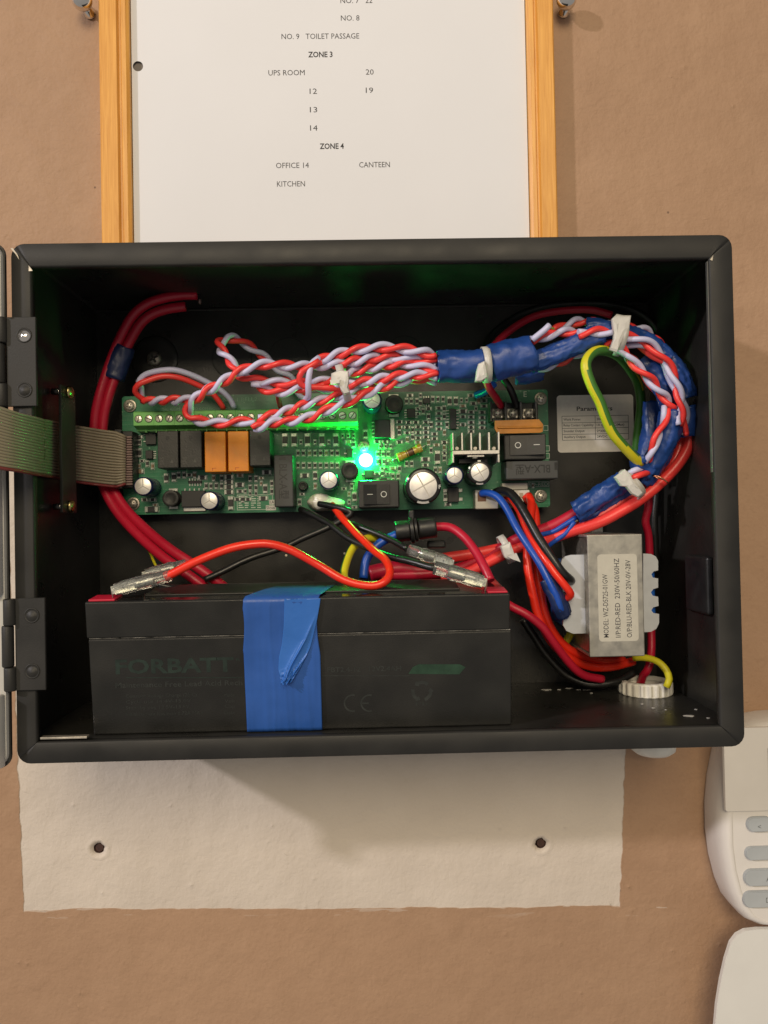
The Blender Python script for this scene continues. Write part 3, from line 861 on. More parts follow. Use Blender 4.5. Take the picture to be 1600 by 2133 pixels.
mb.build('nut_ring', M['nut'], gl)
MB().lathe([(R1 - 0.5, 0.1), (R1 - 0.45, 4.6), (R1 - 2.2, 4.7), (R1 - 2.3, 0.1)], (g.x, gd, fl), 'z', 36).build('thread_tube', M['nut'], gl)
MB().lathe([(10.5, -0.1), (11.6, -1.6), (11.6, -18.5), (11.0, -22.6), (8.5, -24.6), (0, -25.0)], (at(1357, 1560, 20).x, 22, BZ0 + 0.0), 'z', 32).build('gland_body', M['nut'], gl)
# ================================================================ the circuit board
PB = 14.0
pcb = root('circuit_board', at(700, 1060, 12))
tag(pcb, 'long green alarm circuit board on the box back panel', 'circuit board')
def board_mat():
    m = bpy.data.materials.new('green_solder_mask'); m.use_nodes = True
    nt = m.node_tree; N = nt.nodes; L = nt.links; b = N["Principled BSDF"]
    tc = N.new('ShaderNodeTexCoord')
    def tex(kind, scale, vec=None):
        n = N.new(kind); n.inputs['Scale'].default_value = scale; L.new(vec or tc.outputs['Object'], n.inputs['Vector']); return n
    v = tex('ShaderNodeTexVoronoi', 260); v.distance = 'CHEBYCHEV'
    n = tex('ShaderNodeTexNoise', 55)
    br = N.new('ShaderNodeTexBrick'); br.inputs['Scale'].default_value = 110; br.inputs['Mortar Size'].default_value = 0.035
    mp = N.new('ShaderNodeMapping'); mp.inputs['Rotation'].default_value = (math.radians(90), 0, 0)
    L.new(tc.outputs['Object'], mp.inputs[0]); L.new(mp.outputs[0], br.inputs['Vector'])
    br.inputs['Color1'].default_value = (0.012, 0.125, 0.055, 1); br.inputs['Color2'].default_value = (0.022, 0.17, 0.078, 1); br.inputs['Mortar'].default_value = (0.030, 0.15, 0.08, 1)
    mx = N.new('ShaderNodeMix'); mx.data_type = 'RGBA'; mx.inputs[0].default_value = 0.82
    L.new(br.outputs['Color'], mx.inputs[6])
    r = N.new('ShaderNodeValToRGB'); r.color_ramp.elements[0].color = (0.009, 0.085, 0.040, 1); r.color_ramp.elements[1].color = (0.038, 0.25, 0.12, 1)
    r.color_ramp.elements[0].position = 0.35; r.color_ramp.elements[1].position = 0.68
    L.new(n.outputs['Fac'], r.inputs[0]); L.new(r.outputs[0], mx.inputs[7])
    mv = N.new('ShaderNodeMix'); mv.data_type = 'RGBA'; mv.inputs[7].default_value = (0.10, 0.26, 0.15, 1)
    lt = N.new('ShaderNodeMath'); lt.operation = 'LESS_THAN'; lt.inputs[1].default_value = 0.10; L.new(v.outputs['Distance'], lt.inputs[0])
    L.new(lt.outputs[0], mv.inputs[0]); L.new(mx.outputs[2], mv.inputs[6])
    L.new(mv.outputs[2], b.inputs['Base Color'])
    b.inputs['Roughness'].default_value = 0.34
    bp = N.new('ShaderNodeBump'); bp.inputs['Strength'].default_value = 0.25; bp.inputs['Distance'].default_value = 0.0002
    L.new(br.outputs['Fac'], bp.inputs['Height']); L.new(bp.outputs[0], b.inputs['Normal'])
    return m
a, b = at(254, 829, PB), at(1146, 1050, PB)
PX0, PX1, PZ0, PZ1 = a.x, b.x, b.z - 1.5, a.z + 0.8
MB().prism(rrect(PX0, PX1, PZ0, PZ1, 1.5), PB - 1.6, PB).build('board', board_mat(), pcb)
taken = []
def occupy(x0, y0, x1, y1): taken.append((x0, y0, x1, y1))

# --- fixing screws with washers
for cx, cy, s in ((270, 845, 1), (1127, 830, 1), (277, 1049, 1), (1127, 1033, 1), (758, 931, 0.9)):
    p = at(cx, cy, PB + 1)
    st = MB().lathe([(3.4 * s, 0.02), (3.4 * s, 0.5), (3.1 * s, 0.62), (2.3 * s, 0.62)], (p.x, PB, p.z), 'd', 24).build('washer', M['dsteel'], pcb)
    h = MB().lathe([(2.5 * s, 0.63), (2.45 * s, 1.3), (1.7 * s, 1.95), (0.0, 2.1)], (p.x, PB, p.z), 'd', 20).build('fixing_screw', M['steel'] if cx != 277 else M['dsteel'], pcb)
    slots((p.x, 0, p.z), 1.45 * s, PB + 1.93, h, cx * 0.7, RECESS_SHADE, w=0.22)
    MB().lathe([(2.9, 1.75), (2.9, PB - 1.62)], (p.x, 0, p.z), 'd', 16).build('standoff', M['brass'], pcb)
    occupy(cx - 16, cy - 16, cx + 16, cy + 16)

# --- green screw terminals: 11 two-way blocks
TD = PB + 11.0
ta, tb = at(278, 873.5, TD), at(745, 864.5, TD)
tw = (tb.x - ta.x) / 22
tz = (ta.z + tb.z) / 2
proto = None
for k in range(11):
    x0 = ta.x + 2 * k * tw
    if proto is None:
        mb = MB()
        # profile in (d, z): screw face on top, stepped wire-entry side below
        zt_, zb_ = tz + 3.3, tz - 3.3
        prof = [(PB + 0.05, zt_ + 0.6), (TD - 1.0, zt_ + 0.6), (TD, zt_), (TD, zb_), (TD - 1.2, zb_ - 0.4), (PB + 5.2, zb_ - 1.4), (PB + 5.0, zb_ - 2.2), (PB + 0.05, zb_ - 2.4)]
        n = len(prof)
        g_ = 0.06
        va = [(x0 + g_, d_, z_) for d_, z_ in prof]; vb = [(x0 + 2 * tw - g_, d_, z_) for d_, z_ in prof]
        mb.add(va + vb, [[i, (i + 1) % n, n + (i + 1) % n, n + i] for i in range(n)] + [list(range(n)), list(range(n, 2 * n))])
        for q in range(2):
            xc = x0 + tw * (q + 0.5)
            mb.box(xc - 1.5, xc + 1.5, PB + 0.6, PB + 4.6, zb_ - 2.7, zb_ - 2.0, mi=1)
            mb.lathe([(2.05, 0.0), (2.05, 0.04)], (xc, TD, tz), 'd', 20, mi=1, smooth=False)
            mb.box(xc + 1.75, xc + 2.35, PB + 4.2, PB + 5.4, zb_ - 2.9, zb_ - 1.2, mi=0)
        proto = mb.build('terminal_block', [M['term'], M['termshade']], pcb)
        blk = proto
        sproto = None
    else:
        blk = inst(proto, 'terminal_block', (2 * k * tw, 0, 0), pcb)
    for q in range(2):
        xc = x0 + tw * (q + 0.5)
        if sproto is None:
            sproto = MB().lathe([(1.75, 0.05), (1.72, 0.28), (1.55, 0.36), (0.0, 0.36)], (xc, TD, tz), 'd', 18).build('clamp_screw', M['steel'], blk)
            sx = xc; s_ = sproto
        else:
            s_ = inst(sproto, 'clamp_screw', (xc - sx, 0, 0), blk)
        slots((xc, 0, tz), 1.6, TD + 0.35, blk, random.uniform(0.2, 2.9), RECESS_SHADE, cross=False, w=0.14, name='screw_slot_shade')
occupy(275, 850, 748, 905)

# --- relays
def block(name, x0, y0, x1, y1, h, m, bev=0.5, parent=None, seg=2):
    r = rect_px(x0, y0, x1, y1, PB + h)
    o = MB().box(r[0], r[1], PB + 0.05, PB + h, r[2], r[3], bev=bev, seg=seg).build(name, m, parent or pcb)
    k = sc_(PB) / sc_(PB + h)
    xs = [x0, x1, VPX + (x0 - VPX) * k, VPX + (x1 - VPX) * k]; ys = [y0, y1, VPY + (y0 - VPY) * k, VPY + (y1 - VPY) * k]
    occupy(min(xs), min(ys), max(xs), max(ys))
    return o, r
RH = 15.5
for x0, y0, x1, y1, m, tx in ((328, 898, 371, 975, 'relay', 'SANYOU'), (375, 897, 420, 974, 'relay', 'SANYOU'), (426.5, 899, 470, 983, 'orange', ''), (475, 898, 517.5, 982, 'orange', ''), (520, 896, 563, 970, 'relay', 'SRS')):
    o, r = block('relay', x0, y0, x1, y1, RH, M[m], 0.4)
    if m == 'relay':
        c = Vector(((r[0] * 0.78 + r[1] * 0.22), PB + RH, r[2] + 3.6))
        text('relay_mark', 'SRS', c, 1.8, M['silkdim'] if False else mat('grey_relay_print', (0.085, 0.085, 0.08), 0.6), o, rot=math.pi / 2)
        MB().lathe([(0.9, 0.0), (0.8, 0.05)], ((r[0] + r[1]) / 2, PB + RH, r[3] - 3.5), 'd', 14, smooth=False).build('vent_dimple', M['dimprint'], o)
        mbt = MB().add([((r[0] + r[1]) / 2 + 1.2, PB + RH + .03, r[2] + 2.6), ((r[0] + r[1]) / 2 + 2.8, PB + RH + .03, r[2] + 2.6), ((r[0] + r[1]) / 2 + 2.0, PB + RH + .03, r[2] + 4.4)], [[0, 1, 2]])
        mbt.build('relay_mark', mat('grey_relay_print', (0.085, 0.085, 0.08), 0.6), o)
    else:
        cxm = (r[0] + r[1]) / 2
        for (u0, u1, w0, w1) in ((-1.6, 0.4, 2.0, 1.75), (-1.6, -1.35, 2.0, 0.6)):
            MB().box(cxm + u0, cxm + u1, PB + RH, PB + RH + 0.03, r[2] + w1, r[2] + w0).build('relay_mark', M['orange2'], o)

# --- fuse holders
FH = 15.0
o, r = block('fuse_holder', 571, 947, 611, 1056, FH, M['greypl'], 0.6)
text('moulded_text', 'BLX-A型', ((591.5), 1003), 4.0, M['dimprint'], o, d=PB + FH, rot=-math.pi / 2, width=17.5, bold=0.01, th=0.04)
rr = rect_px(581, 951, 595, 958, PB + FH)
MB().box(rr[0], rr[1], PB + FH - 0.5, PB + FH + 0.04, rr[2], rr[3]).build('slot', M['dimprint'], o)
o, r = block('fuse_holder', 1054, 960, 1164, 998, FH, M['greypl'], 0.6)
text('moulded_text', 'BLX-A型', (1110, 978), 4.0, M['dimprint'], o, d=PB + FH, rot=math.pi, width=17.5, bold=0.01, th=0.04)
rr = rect_px(1155, 963, 1161, 979, PB + FH)
MB().box(rr[0], rr[1], PB + FH - 0.5, PB + FH + 0.04, rr[2], rr[3]).build('slot', M['dimprint'], o)

# --- rocker switches
def rocker(x0, y0, x1, y1, k0_, k1_, j0, j1, flip):
    h = 13.0
    o, r = block('rocker_switch', x0, y0, x1, y1, h, M['blackpl'], 0.7)
    q = rect_px(k0_, j0, k1_, j1, PB + h + 2)
    # the rocker itself: one half pressed in
    za, zb2 = q[2], q[3]
    hi, lo = (PB + h + 3.0, PB + h + 0.6)
    dl, dr = (lo, hi) if flip else (hi, lo)
    xm = (q[0] + q[1]) / 2
    vs = []
    for z in (za, zb2):
        vs += [(q[0], PB + h - 1, z), (q[0] + .3, dl, z), (xm, (PB + h + 1.2), z), (q[1] - .3, dr, z), (q[1], PB + h - 1, z)]
    mb = MB().add(vs, [[0, 1, 2, 3, 4], [9, 8, 7, 6, 5], [0, 1, 6, 5], [1, 2, 7, 6], [2, 3, 8, 7], [3, 4, 9, 8]])
    rk = mb.build('rocker', M['greypl'] if False else M['blackpl'], o)
    zc = (za + zb2) / 2
    def dep(x):
        return (dl + (PB + h + 1.2 - dl) * (x - q[0]) / (xm - q[0])) if x < xm else (PB + h + 1.2 + (dr - PB - h - 1.2) * (x - xm) / (q[1] - xm))
    xo, xb = (q[0] + (q[1] - q[0]) * 0.24, q[0] + (q[1] - q[0]) * 0.76) if flip else (q[0] + (q[1] - q[0]) * 0.76, q[0] + (q[1] - q[0]) * 0.24)
    mo = MB(); n = 22
    for rr_ in (1.55, 1.2):
        for k in range(n):
            t = 2 * math.pi * k / n
            xx = xo + rr_ * math.cos(t)
            mo.v.append(Vector((xx, dep(xx) + 0.06, zc + rr_ * math.sin(t))))
    for k in range(n):
        mo.f.append([k, (k + 1) % n, n + (k + 1) % n, n + k]); mo.m.append(0); mo.s.append(False)
    mo.build('off_mark', M['print_'], rk)
    MB().add([(xb - 1.5, dep(xb - 1.5) + 0.06, zc - 0.16), (xb + 1.5, dep(xb + 1.5) + 0.06, zc - 0.16), (xb + 1.5, dep(xb + 1.5) + 0.06, zc + 0.16), (xb - 1.5, dep(xb - 1.5) + 0.06, zc + 0.16)], [[0, 1, 2, 3]]).build('on_mark', M['print_'], rk)
rocker(746, 1000, 832, 1058, 757, 813, 1009, 1050, False)
rocker(1050, 903, 1138, 958, 1062, 1136, 906, 947, True)

# --- electrolytic capacitors
def capacitor(cx, cy, rs, rb, h, m, vent):
    p = at(cx, cy, PB + h)
    k = sc_(PB + h)
    R, S = rb / k, rs / k
    o = MB().lathe([(R * 0.96, 0.1), (R, 0.8), (R, 2.0), (R * 0.95, 2.6), (R, 3.2), (R, h - 1.3), (R * 0.97, h - 0.5), (R * 0.9, h - 0.05), (S, h)], (p.x, PB, p.z), 'd', 30).build('capacitor', m, pcb)
    t = MB().lathe([(S * 1.0, -0.12), (S, 0.03), (S * 0.97, 0.10), (0.0, 0.10)], (p.x, PB + h, p.z), 'd', 30).build('vent_top', M['captop'], o)
    mb = MB()
    n = 3 if vent == 3 else 4
    for q in range(n):
        a = 0.5 + q * 2 * math.pi / n if vent == 4 else math.pi / 2 + q * 2 * math.pi / 3
        ux, uz = math.cos(a), math.sin(a); w = 0.035 * S + 0.09
        mb.prism([(p.x - w * uz, p.z + w * ux), (p.x + w * uz, p.z - w * ux), (p.x + S * .95 * ux + w * uz, p.z + S * .95 * uz - w * ux), (p.x + S * .95 * ux - w * uz, p.z + S * .95 * uz + w * ux)], PB + h + 0.1 + 0.004 * q, PB + h + 0.13 + 0.004 * q)
    mb.build('vent_score', mat('vent_score_line', (0.42, 0.40, 0.37), 0.45, 0.5), t)
    kk = sc_(PB) / k
    bx, by = VPX + (cx - VPX) * kk, VPY + (cy - VPY) * kk
    occupy(min(cx, bx) - rb, min(cy, by) - rb, max(cx, bx) + rb, max(cy, by) + rb)
    return o, p, R
o, p, R = capacitor(882, 1012, 29, 38, 29, M['capblack'], 4)
def cap_print(o, p, R, h, pieces):
    for a0, a1 in pieces:
        mb = MB(); n = 6
        for k in range(n + 1):
            t = math.radians(a0 + (a1 - a0) * k / n)
            mb.v.append(Vector((p.x + R * .985 * math.cos(t), PB + h - 0.30, p.z + R * .985 * math.sin(t))))
            mb.v.append(Vector((p.x + R * .87 * math.cos(t), PB + h + 0.02, p.z + R * .87 * math.sin(t))))
        for k in range(n):
            mb.f.append([2 * k, 2 * k + 1, 2 * k + 3, 2 * k + 2]); mb.m.append(0); mb.s.append(True)
        mb.build('polarity_mark', M['captop'], o)
cap_print(o, p, R, 29, ((248, 288), (150, 158)))
text('sleeve_mark', 'F', p + Vector((R * 0.90, 0.1, -0.6)), 1.9, M['print_'], o, bold=0.01, th=0.1)
capacitor(947, 990, 16, 19.5, 16, M['capnavy'], 3)
o, p, R = capacitor(1000, 984, 19, 26, 19, M['capblack'], 4)
cap_print(o, p, R, 19, ((250, 285), (150, 160), (85, 100)))
capacitor(685, 1000, 17, 20, 16, M['capnavy'], 3)
capacitor(298, 1013, 17, 20, 16, M['capnavy'], 3)
capacitor(436, 1043, 17, 20, 16, M['capnavy'], 3)
capacitor(775, 833, 17, 20.5, 16, M['capnavy'], 3)

# --- power inductors
def inductor(cx, cy, rp, h, pads=True):
    p = at(cx, cy, PB + h); k = sc_(PB + h); R = rp / k
    o = MB().lathe([(R * .9, 0.15), (R * 1.02, 0.2), (R * 1.02, 1.0), (R * .78, 1.3), (R * .78, h - 1.3), (R, h - 1.0), (R, h - 0.25), (R * .93, h), (R * .62, h), (R * .58, h - .12), (0, h - .12)], (p.x, PB, p.z), 'd', 26).build('inductor', M['ferrite'], pcb)
    if pads:
        for s in (-1, 1):
            MB().box(p.x - R * .55, p.x + R * .55, PB + 0.02, PB + 0.7, p.z + s * R * 0.9, p.z + s * R * 1.28, bev=0.1, seg=1).build('solder_pad', M['solder'], o)
    occupy(cx - rp * 1.1, cy - rp * 1.4, cx + rp * 1.1, cy + rp * 1.4)
inductor(355, 1038, 17, 6.5); inductor(729, 980, 18, 6.5); inductor(821, 841, 19, 6.5); inductor(631, 1012, 9.5, 4, False)

# --- chips
def soic(x0, y0, x1, y1, n, sides='lr', h=1.9, pitch=None):
    o, r = block('integrated_circuit', x0, y0, x1, y1, h, M['chipbody'], 0.25, seg=1)
    mb = MB()
    for i in range(n):
        t = (i + 0.5) / n
        if 'l' in sides or 'r' in sides:
            z = r[2] + (r[3] - r[2]) * t
            if 'l' in sides: mb.box(r[0] - 1.35, r[0], PB + 0.03, PB + 0.5, z - 0.26, z + 0.26)
            if 'r' in sides: mb.box(r[1], r[1] + 1.35, PB + 0.03, PB + 0.5, z - 0.26, z + 0.26)
        if 't' in sides or 'b' in sides:
            x = r[0] + (r[1] - r[0]) * t
            if 't' in sides: mb.box(x - 0.3, x + 0.3, PB + 0.03, PB + 0.5, r[3], r[3] + 1.3)
            if 'b' in sides: mb.box(x - 0.3, x + 0.3, PB + 0.03, PB + 0.5, r[2] - 1.3, r[2])
    mb.build('pins', M['solder'], o)
    return o, r
soic(848, 851, 865, 871, 4); soic(936, 851, 951, 894, 7); soic(881, 829, 896, 841, 3, 'tb')
soic(790, 995, 806, 1010, 3); soic(303, 897, 325, 926, 2, 'l'); soic(303, 938, 318, 956, 4, 'r')
o, r = soic(780, 874, 813, 912, 5, 'l', h=3.6)
MB().box(r[1] + 0.02, r[1] + 2.4, PB + 0.02, PB + 1.3, r[2] - 0.6, r[3] + 0.9, bev=0.2, seg=1).build('cooling_tab', M['alu'], o)
o, r = soic(378, 1022, 427, 1056, 5, 't', h=3.4)
MB().box(r[0] + 0.4, r[1] - 0.3, PB + 0.02, PB + 1.2, r[2] - 2.2, r[2] - 0.02, bev=0.2, seg=1).build('cooling_tab', M['alu'], o)
soic(392, 1001, 420, 1007, 5, 'tb', h=1.0)
o, r = block('bridge_rectifier', 933, 1015, 956, 1046, 3.0, M['chipbody'], 0.3)
for sx in (-1, 1):
    for zz in (0.2, 0.8):
        xx = r[0] - 2.2 if sx < 0 else r[1]
        z = r[2] + (r[3] - r[2]) * zz
        MB().box(xx, xx + 2.2, PB + 0.03, PB + 0.6, z - 0.9, z + 0.9, bev=0.1, seg=1).build('lead', M['solder'], o)
soic(722, 934, 736, 953, 1, 'lr', h=2.2); soic(759, 978, 778, 996, 1, 'lr', h=2.2)

# --- LED under its own glow
p = at(762, 957, PB + 5)
led = MB().lathe([(3.6, 0.05), (3.6, 1.0), (3.2, 1.1), (3.1, 2.6), (2.6, 3.9), (1.5, 4.8), (0.0, 5.1)], (p.x, PB, p.z), 'd', 20).build('status_led', M['led'], pcb)
led['label'] = 'lit green status light'
occupy(745, 940, 780, 972)

# --- axial resistor
a, b = at(828, 954, PB + 4.5), at(878, 932, PB + 4.5)
ax = (b - a).normalized()
res = []
n = 30
pts = [a + (b - a) * (i / n) for i in range(n + 1)]
def rrad(t): return 1.0 if (t < 0.2 or t > 0.8) else 0.84
def rmi(t, s, p_):
    return 1 if (0.34 < t < 0.385 or 0.60 < t < 0.645) else (2 if 0.40 < t < 0.59 else 0)
RES = MB().tube(pts, 2.35, 16, mifun=rmi, rad=rrad).build('axial_resistor', [M['gold'], M['blackpl'], M['brown']], pcb)
for e, s in ((a, -1), (b, 1)):
    q = e + ax * (2.2 * s)
    MB().tube(spline([e - ax * s * 0.5, q, q + ax * s * 0.6 - Vector((0, 2.0, 0)), Vector((q.x + ax.x * s * .7, PB + 0.1, q.z + ax.z * s * .7))], 0.6), 0.33, 7).build('lead', M['solder'], RES)
occupy(822, 926, 884, 960)

# --- heatsink and its transistor
HH = 20.0
hk = lambda x, y: (at(x, y, PB + HH).x, at(x, y, PB + HH).z)
def hs(x0, y0, x1, y1):
    r = rect_px(x0, y0, x1, y1, PB + HH); return r
r0 = hs(942, 938, 1041, 946)
prof = MB()
prof.box(r0[0], r0[1], PB + 0.1, PB + HH, r0[2], r0[3], bev=0.15, seg=1)
hsink = prof.build('heat_sink', M['alu'], pcb)
for x0, y0, x1, y1 in ((942, 901, 945, 938), (961, 901, 964.5, 938), (980, 901, 983.5, 938), (998, 901, 1002, 938), (1017, 900, 1021, 938), (1037.5, 899, 1041, 938), (942, 946, 946, 964), (1037, 946, 1041, 963)):
    q = hs(x0, y0, x1, y1)
    MB().box(q[0], q[1], PB + 0.1, PB + HH - 0.03, q[2] + 0.02, q[3] - 0.02, bev=0.12, seg=1).build('fin', M['alu'], hsink)
for cx in (952, 990, 1029):
    c = at(cx, 934, PB + HH)
    MB().lathe([(0.9, -2.0), (0.9, 0.05)], (c.x, PB + HH, c.z), 'd', 12).build('screw_boss', M['dsteel'], hsink)
q = hs(974, 946.5, 1010, 951)
MB().box(q[0], q[1], PB + 4, PB + HH - 1.5, q[2], q[3] - 0.05, bev=0.15).build('transistor_tab', M['alu'], hsink)
q2 = hs(960, 951, 1022, 962)
MB().box(q2[0], q2[1], PB + 4, PB + HH - 9, q2[2], q[2] - 0.05, bev=0.3).build('transistor', M['chipbody'], hsink)
c = at(990, 950, PB + HH - 2)
MB().lathe([(1.7, 0.0), (1.7, -0.8), (0.9, -1.3), (0, -1.35)], (c.x, PB + HH - 3.5, c.z), 'z', 14).build('clamp_screw', M['steel'], hsink)
occupy(936, 895, 1046, 968)

# --- mains barrier terminal
BH = 13.0
q = rect_px(1029, 834, 1128, 878, PB + BH)
bt = MB().box(q[0], q[1], PB + 0.05, PB + 6, q[2], q[3], bev=0.4).build('barrier_terminal', M['blackpl'], pcb)
for cx in (1022.5, 1053.5, 1085.5, 1117.5):
    w = rect_px(cx - 2, 836, cx + 2.6, 878, PB + BH)
    MB().box(w[0], w[1], PB + 5.9, PB + BH, w[2], w[3], bev=0.2, seg=1).build('divider', M['blackpl'], bt)
for cx in (1037.5, 1069, 1102):
    c = at(cx, 860, PB + 9)
    MB().box(c.x - 2.9, c.x + 2.9, PB + 6, PB + 7.2, c.z - 2.6, c.z + 2.6, bev=0.5).build('clamp_plate', M['steel'], bt)
    h = MB().lathe([(2.3, 7.2), (2.4, 8.2), (2.0, 9.2), (0, 9.5)], (c.x, PB, c.z), 'd', 18).build('terminal_screw', M['steel'], bt)
    slots((c.x, 0, c.z), 1.7, PB + 9.25, h, cx, RECESS_SHADE, w=0.2)
qa = poly_px([(1031, 876), (1123, 873), (1132, 884), (1131, 899), (1126, 901), (1037, 903), (1031, 893)], PB + BH + 3)
am = MB().prism(qa, PB + BH + 1.0, PB + BH + 2.6).build('amber_guard', M['amber'], bt)
q = rect_px(1036, 888, 1130, 892, PB + BH + 3)
MB().box(q[0], q[1], PB + BH + 2.65, PB + BH + 3.4, q[2], q[3], bev=0.25, seg=1).build('guard_ridge', M['amber'], am)
occupy(1020, 830, 1135, 905)

# --- white plug-in connectors, lower right
def conn(x0, y0, x1, y1, h, m='whitepl'):
    r = rect_px(x0, y0, x1, y1, PB + h)
    o = MB().box(r[0], r[1], PB + 0.1, PB + h, r[2], r[3], bev=0.35, seg=1).build('plug_connector', M[m], pcb)
    occupy(x0, y0, x1, y1)
    return o, r
o, r = conn(990, 1020, 1038, 1060, 9)
MB().box(r[0] + 1.2, r[0] + 5.5, PB + 8.6, PB + 9.06, r[3] - 6, r[3] - 1.2).build('socket_hole', M['brown'], o)
o, r = conn(1056, 1021, 1104, 1046, 8)
for k in range(2):
    MB().box(r[0] + 2.6 + k * 3.8, r[0] + 4.6 + k * 3.8, PB + 7.7, PB + 8.05, r[3] - 4.2, r[3] - 1.4).build('socket_hole', mat('connector_slot', (0.34, 0.29, 0.2), 0.6), o)
o, r = conn(1046, 1006, 1100, 1020, 6)
# --- hot glue blob over the battery lead joint
p = at(676, 1046, PB + 5)
mb = MB(); nu, nv = 22, 11
for j in range(nv + 1):
    th = math.pi * j / nv
    for i in range(nu):
        ph = 2 * math.pi * i / nu
        d_ = Vector((math.sin(th) * math.cos(ph), math.cos(th), math.sin(th) * math.sin(ph)))
        k = 1 + 0.28 * noise.noise(d_ * 1.6 + Vector((3, 1, 4)))
        mb.v.append(Vector((p.x + 9.2 * k * d_.x, PB + 4.2 + 5.2 * k * d_.y, p.z - 0.2 + 4.2 * k * d_.z - 0.10 * d_.x * 9)))
for j in range(nv):
    for i in range(nu):
        i2 = (i + 1) % nu
        mb.f.append([j * nu + i, j * nu + i2, (j + 1) * nu + i2, (j + 1) * nu + i]); mb.m.append(0); mb.s.append(True)
mb.build('glue_blob', M['glue'], pcb)
occupy(636, 1022, 716, 1068)

# --- ribbon header
q = rect_px(245, 898, 259, 1016, PB + 10)
idc = MB().box(q[0], q[1] + 4.3, PB + 0.05, PB + 10, q[2], q[3], bev=0.5).build('ribbon_header', M['blackpl'], pcb)
q2 = rect_px(259, 908, 275, 1011, PB + 12)
for k in range(20):
    z0 = q2[2] + (q2[3] - q2[2]) * k / 20; z1 = q2[2] + (q2[3] - q2[2]) * (k + 1) / 20
    MB().box(q2[0], q2[1], PB + 10.05, PB + 11.9, z0 + 0.12, z1 - 0.12, bev=0.4, seg=2).build('ribbon_core', mat('mauve_ribbon_end', (0.20, 0.135, 0.12), 0.45), idc)
MB().box(q[0] - 0.6, q[0] + 3.0, PB + 10.02, PB + 13.2, q[2] - 0.5, q[3] + 0.5, bev=0.5).build('strain_relief', M['blackpl'], idc)
occupy(240, 890, 280, 1020)

# --- small surface-mount parts: shared meshes, each its own object
def chip_mesh(w, h, t, body):
    mb = MB()
    mb.box(-w / 2, w / 2, 0.03, t, -h / 2 + h * .22, h / 2 - h * .22, mi=0)
    for s in (-1, 1):
        z0, z1 = sorted((s * h / 2, s * (h / 2 - h * .22 + 0.004)))
        mb.box(-w / 2, w / 2, 0.03, t + 0.05, z0, z1, mi=1)
    o = mb.build('chip', [M[body], M['solder']], None)
    me = o.data; WL.pop(o); bpy.data.objects.remove(o)
    return me
CH = {}
silk = MB()
def smd(cx, cy, size='s', horiz=False, body='chipbody', outline=True, force=True):
    w, h, t = {'s': (1.35, 3.1, 0.7), 'm': (2.0, 4.4, 0.9), 'l': (2.5, 6.6, 1.6), 't': (1.0, 2.2, 0.6)}[size]
    k = sc_(PB)
    pw, ph = (h, w) if horiz else (w, h)
    bx = (cx - pw * k / 2 - 1, cy - ph * k / 2 - 1, cx + pw * k / 2 + 1, cy + ph * k / 2 + 1)
    if not force:
        for q in taken:
            if bx[0] < q[2] and bx[2] > q[0] and bx[1] < q[3] and bx[3] > q[1]:
                return False
    taken.append(bx)
    key = (size, horiz, body)
    if key not in CH:
        me = chip_mesh(w, h, t, body)
        if horiz:
            me.transform(Matrix.Rotation(math.pi / 2, 4, 'Y'))
        CH[key] = me
    p = at(cx, cy, PB)
    nm = 'chip_capacitor' if body == 'capbody' else ('diode' if size == 'l' else 'chip_resistor')
    link(nm, CH[key], Vector((p.x, -(PB + t / 2 + 0.03), p.z)) / 1000, pcb)
    if outline:
        a, b_ = pw / 2 + 0.35, ph / 2 + 0.35
        lw = 0.16
        for x0, x1, z0, z1 in ((-a, a, b_ - lw, b_), (-a, a, -b_, -b_ + lw), (-a, -a + lw, -b_ + lw, b_ - lw), (a - lw, a, -b_ + lw, b_ - lw)):
            silk.add([(p.x + x0, PB + .05, p.z + z0), (p.x + x1, PB + .05, p.z + z0), (p.x + x1, PB + .05, p.z + z1), (p.x + x0, PB + .05, p.z + z1)], [[0, 1, 2, 3]])
    return True
for x in (594, 613, 641, 671, 700): smd(x, 917, 'l')
for x in (621, 632.5, 645, 656.5, 668, 680, 691.5, 703):
    smd(x, 944, 's', body='capbody' if x in (645, 680) else 'chipbody'); smd(x, 969.5, 's')
for x in (714, 725.5, 736.5): smd(x, 908, 't')
for x in (627, 656, 685): smd(x, 921, 't')
for y in (850.5, 861.5, 872.5, 883, 893.5): smd(914, y, 's', True)
for y in (858.5, 869, 880, 890, 899): smd(981, y, 's', True)
for y in (859, 870, 880.5, 891): smd(1004, y, 's', True)
for x, y in ((871, 889), (871, 901.5), (871, 912.5), (848, 890), (848, 902), (905, 904), (905, 914), (887, 880), (887, 892), (851, 880), (866, 880), (943, 891), (949, 891)): smd(x, y, 's', True) if y != 891 else None
smd(950, 891, 's', True, force=False)
for x in (847, 857, 868.5): smd(x, 836, 's')
for x in (901.5, 912, 923): smd(x, 832, 's')
for x in (936.5, 949.5): smd(x, 836, 'm', body='chipbody')
for x in (961, 972): smd(x, 834, 't')
smd(911, 953, 'l'); smd(847, 966, 's'); smd(857.5, 966, 's'); smd(886, 957, 'm', True); smd(886, 969, 's', True)
for x in (907, 916.5): smd(x, 979, 's', body='capbody' if x > 910 else 'chipbody')
for y in (993.5, 1004, 1014.5, 1025): smd(477.5, y, 'm', True)
for x in (521.5, 533.5):
    for y in (997, 1016, 1028): smd(x, y, 's' if y < 1020 else 't')
smd(317, 1061, 'l', True); smd(481.5, 1048, 'l'); smd(549, 1038, 'm', True); smd(451, 1012, 's'); smd(430, 1012, 's')
for x, y in ((347, 996), (363, 994), (447, 994), (503, 996), (556, 984), (500, 1010), (553, 1018), (445, 1003)): smd(x, y, 'm', x % 2 == 0, force=False)
for x in (792, 803, 814): smd(x, 930, 't')
for x in (787, 798, 809): smd(x, 946, 's')
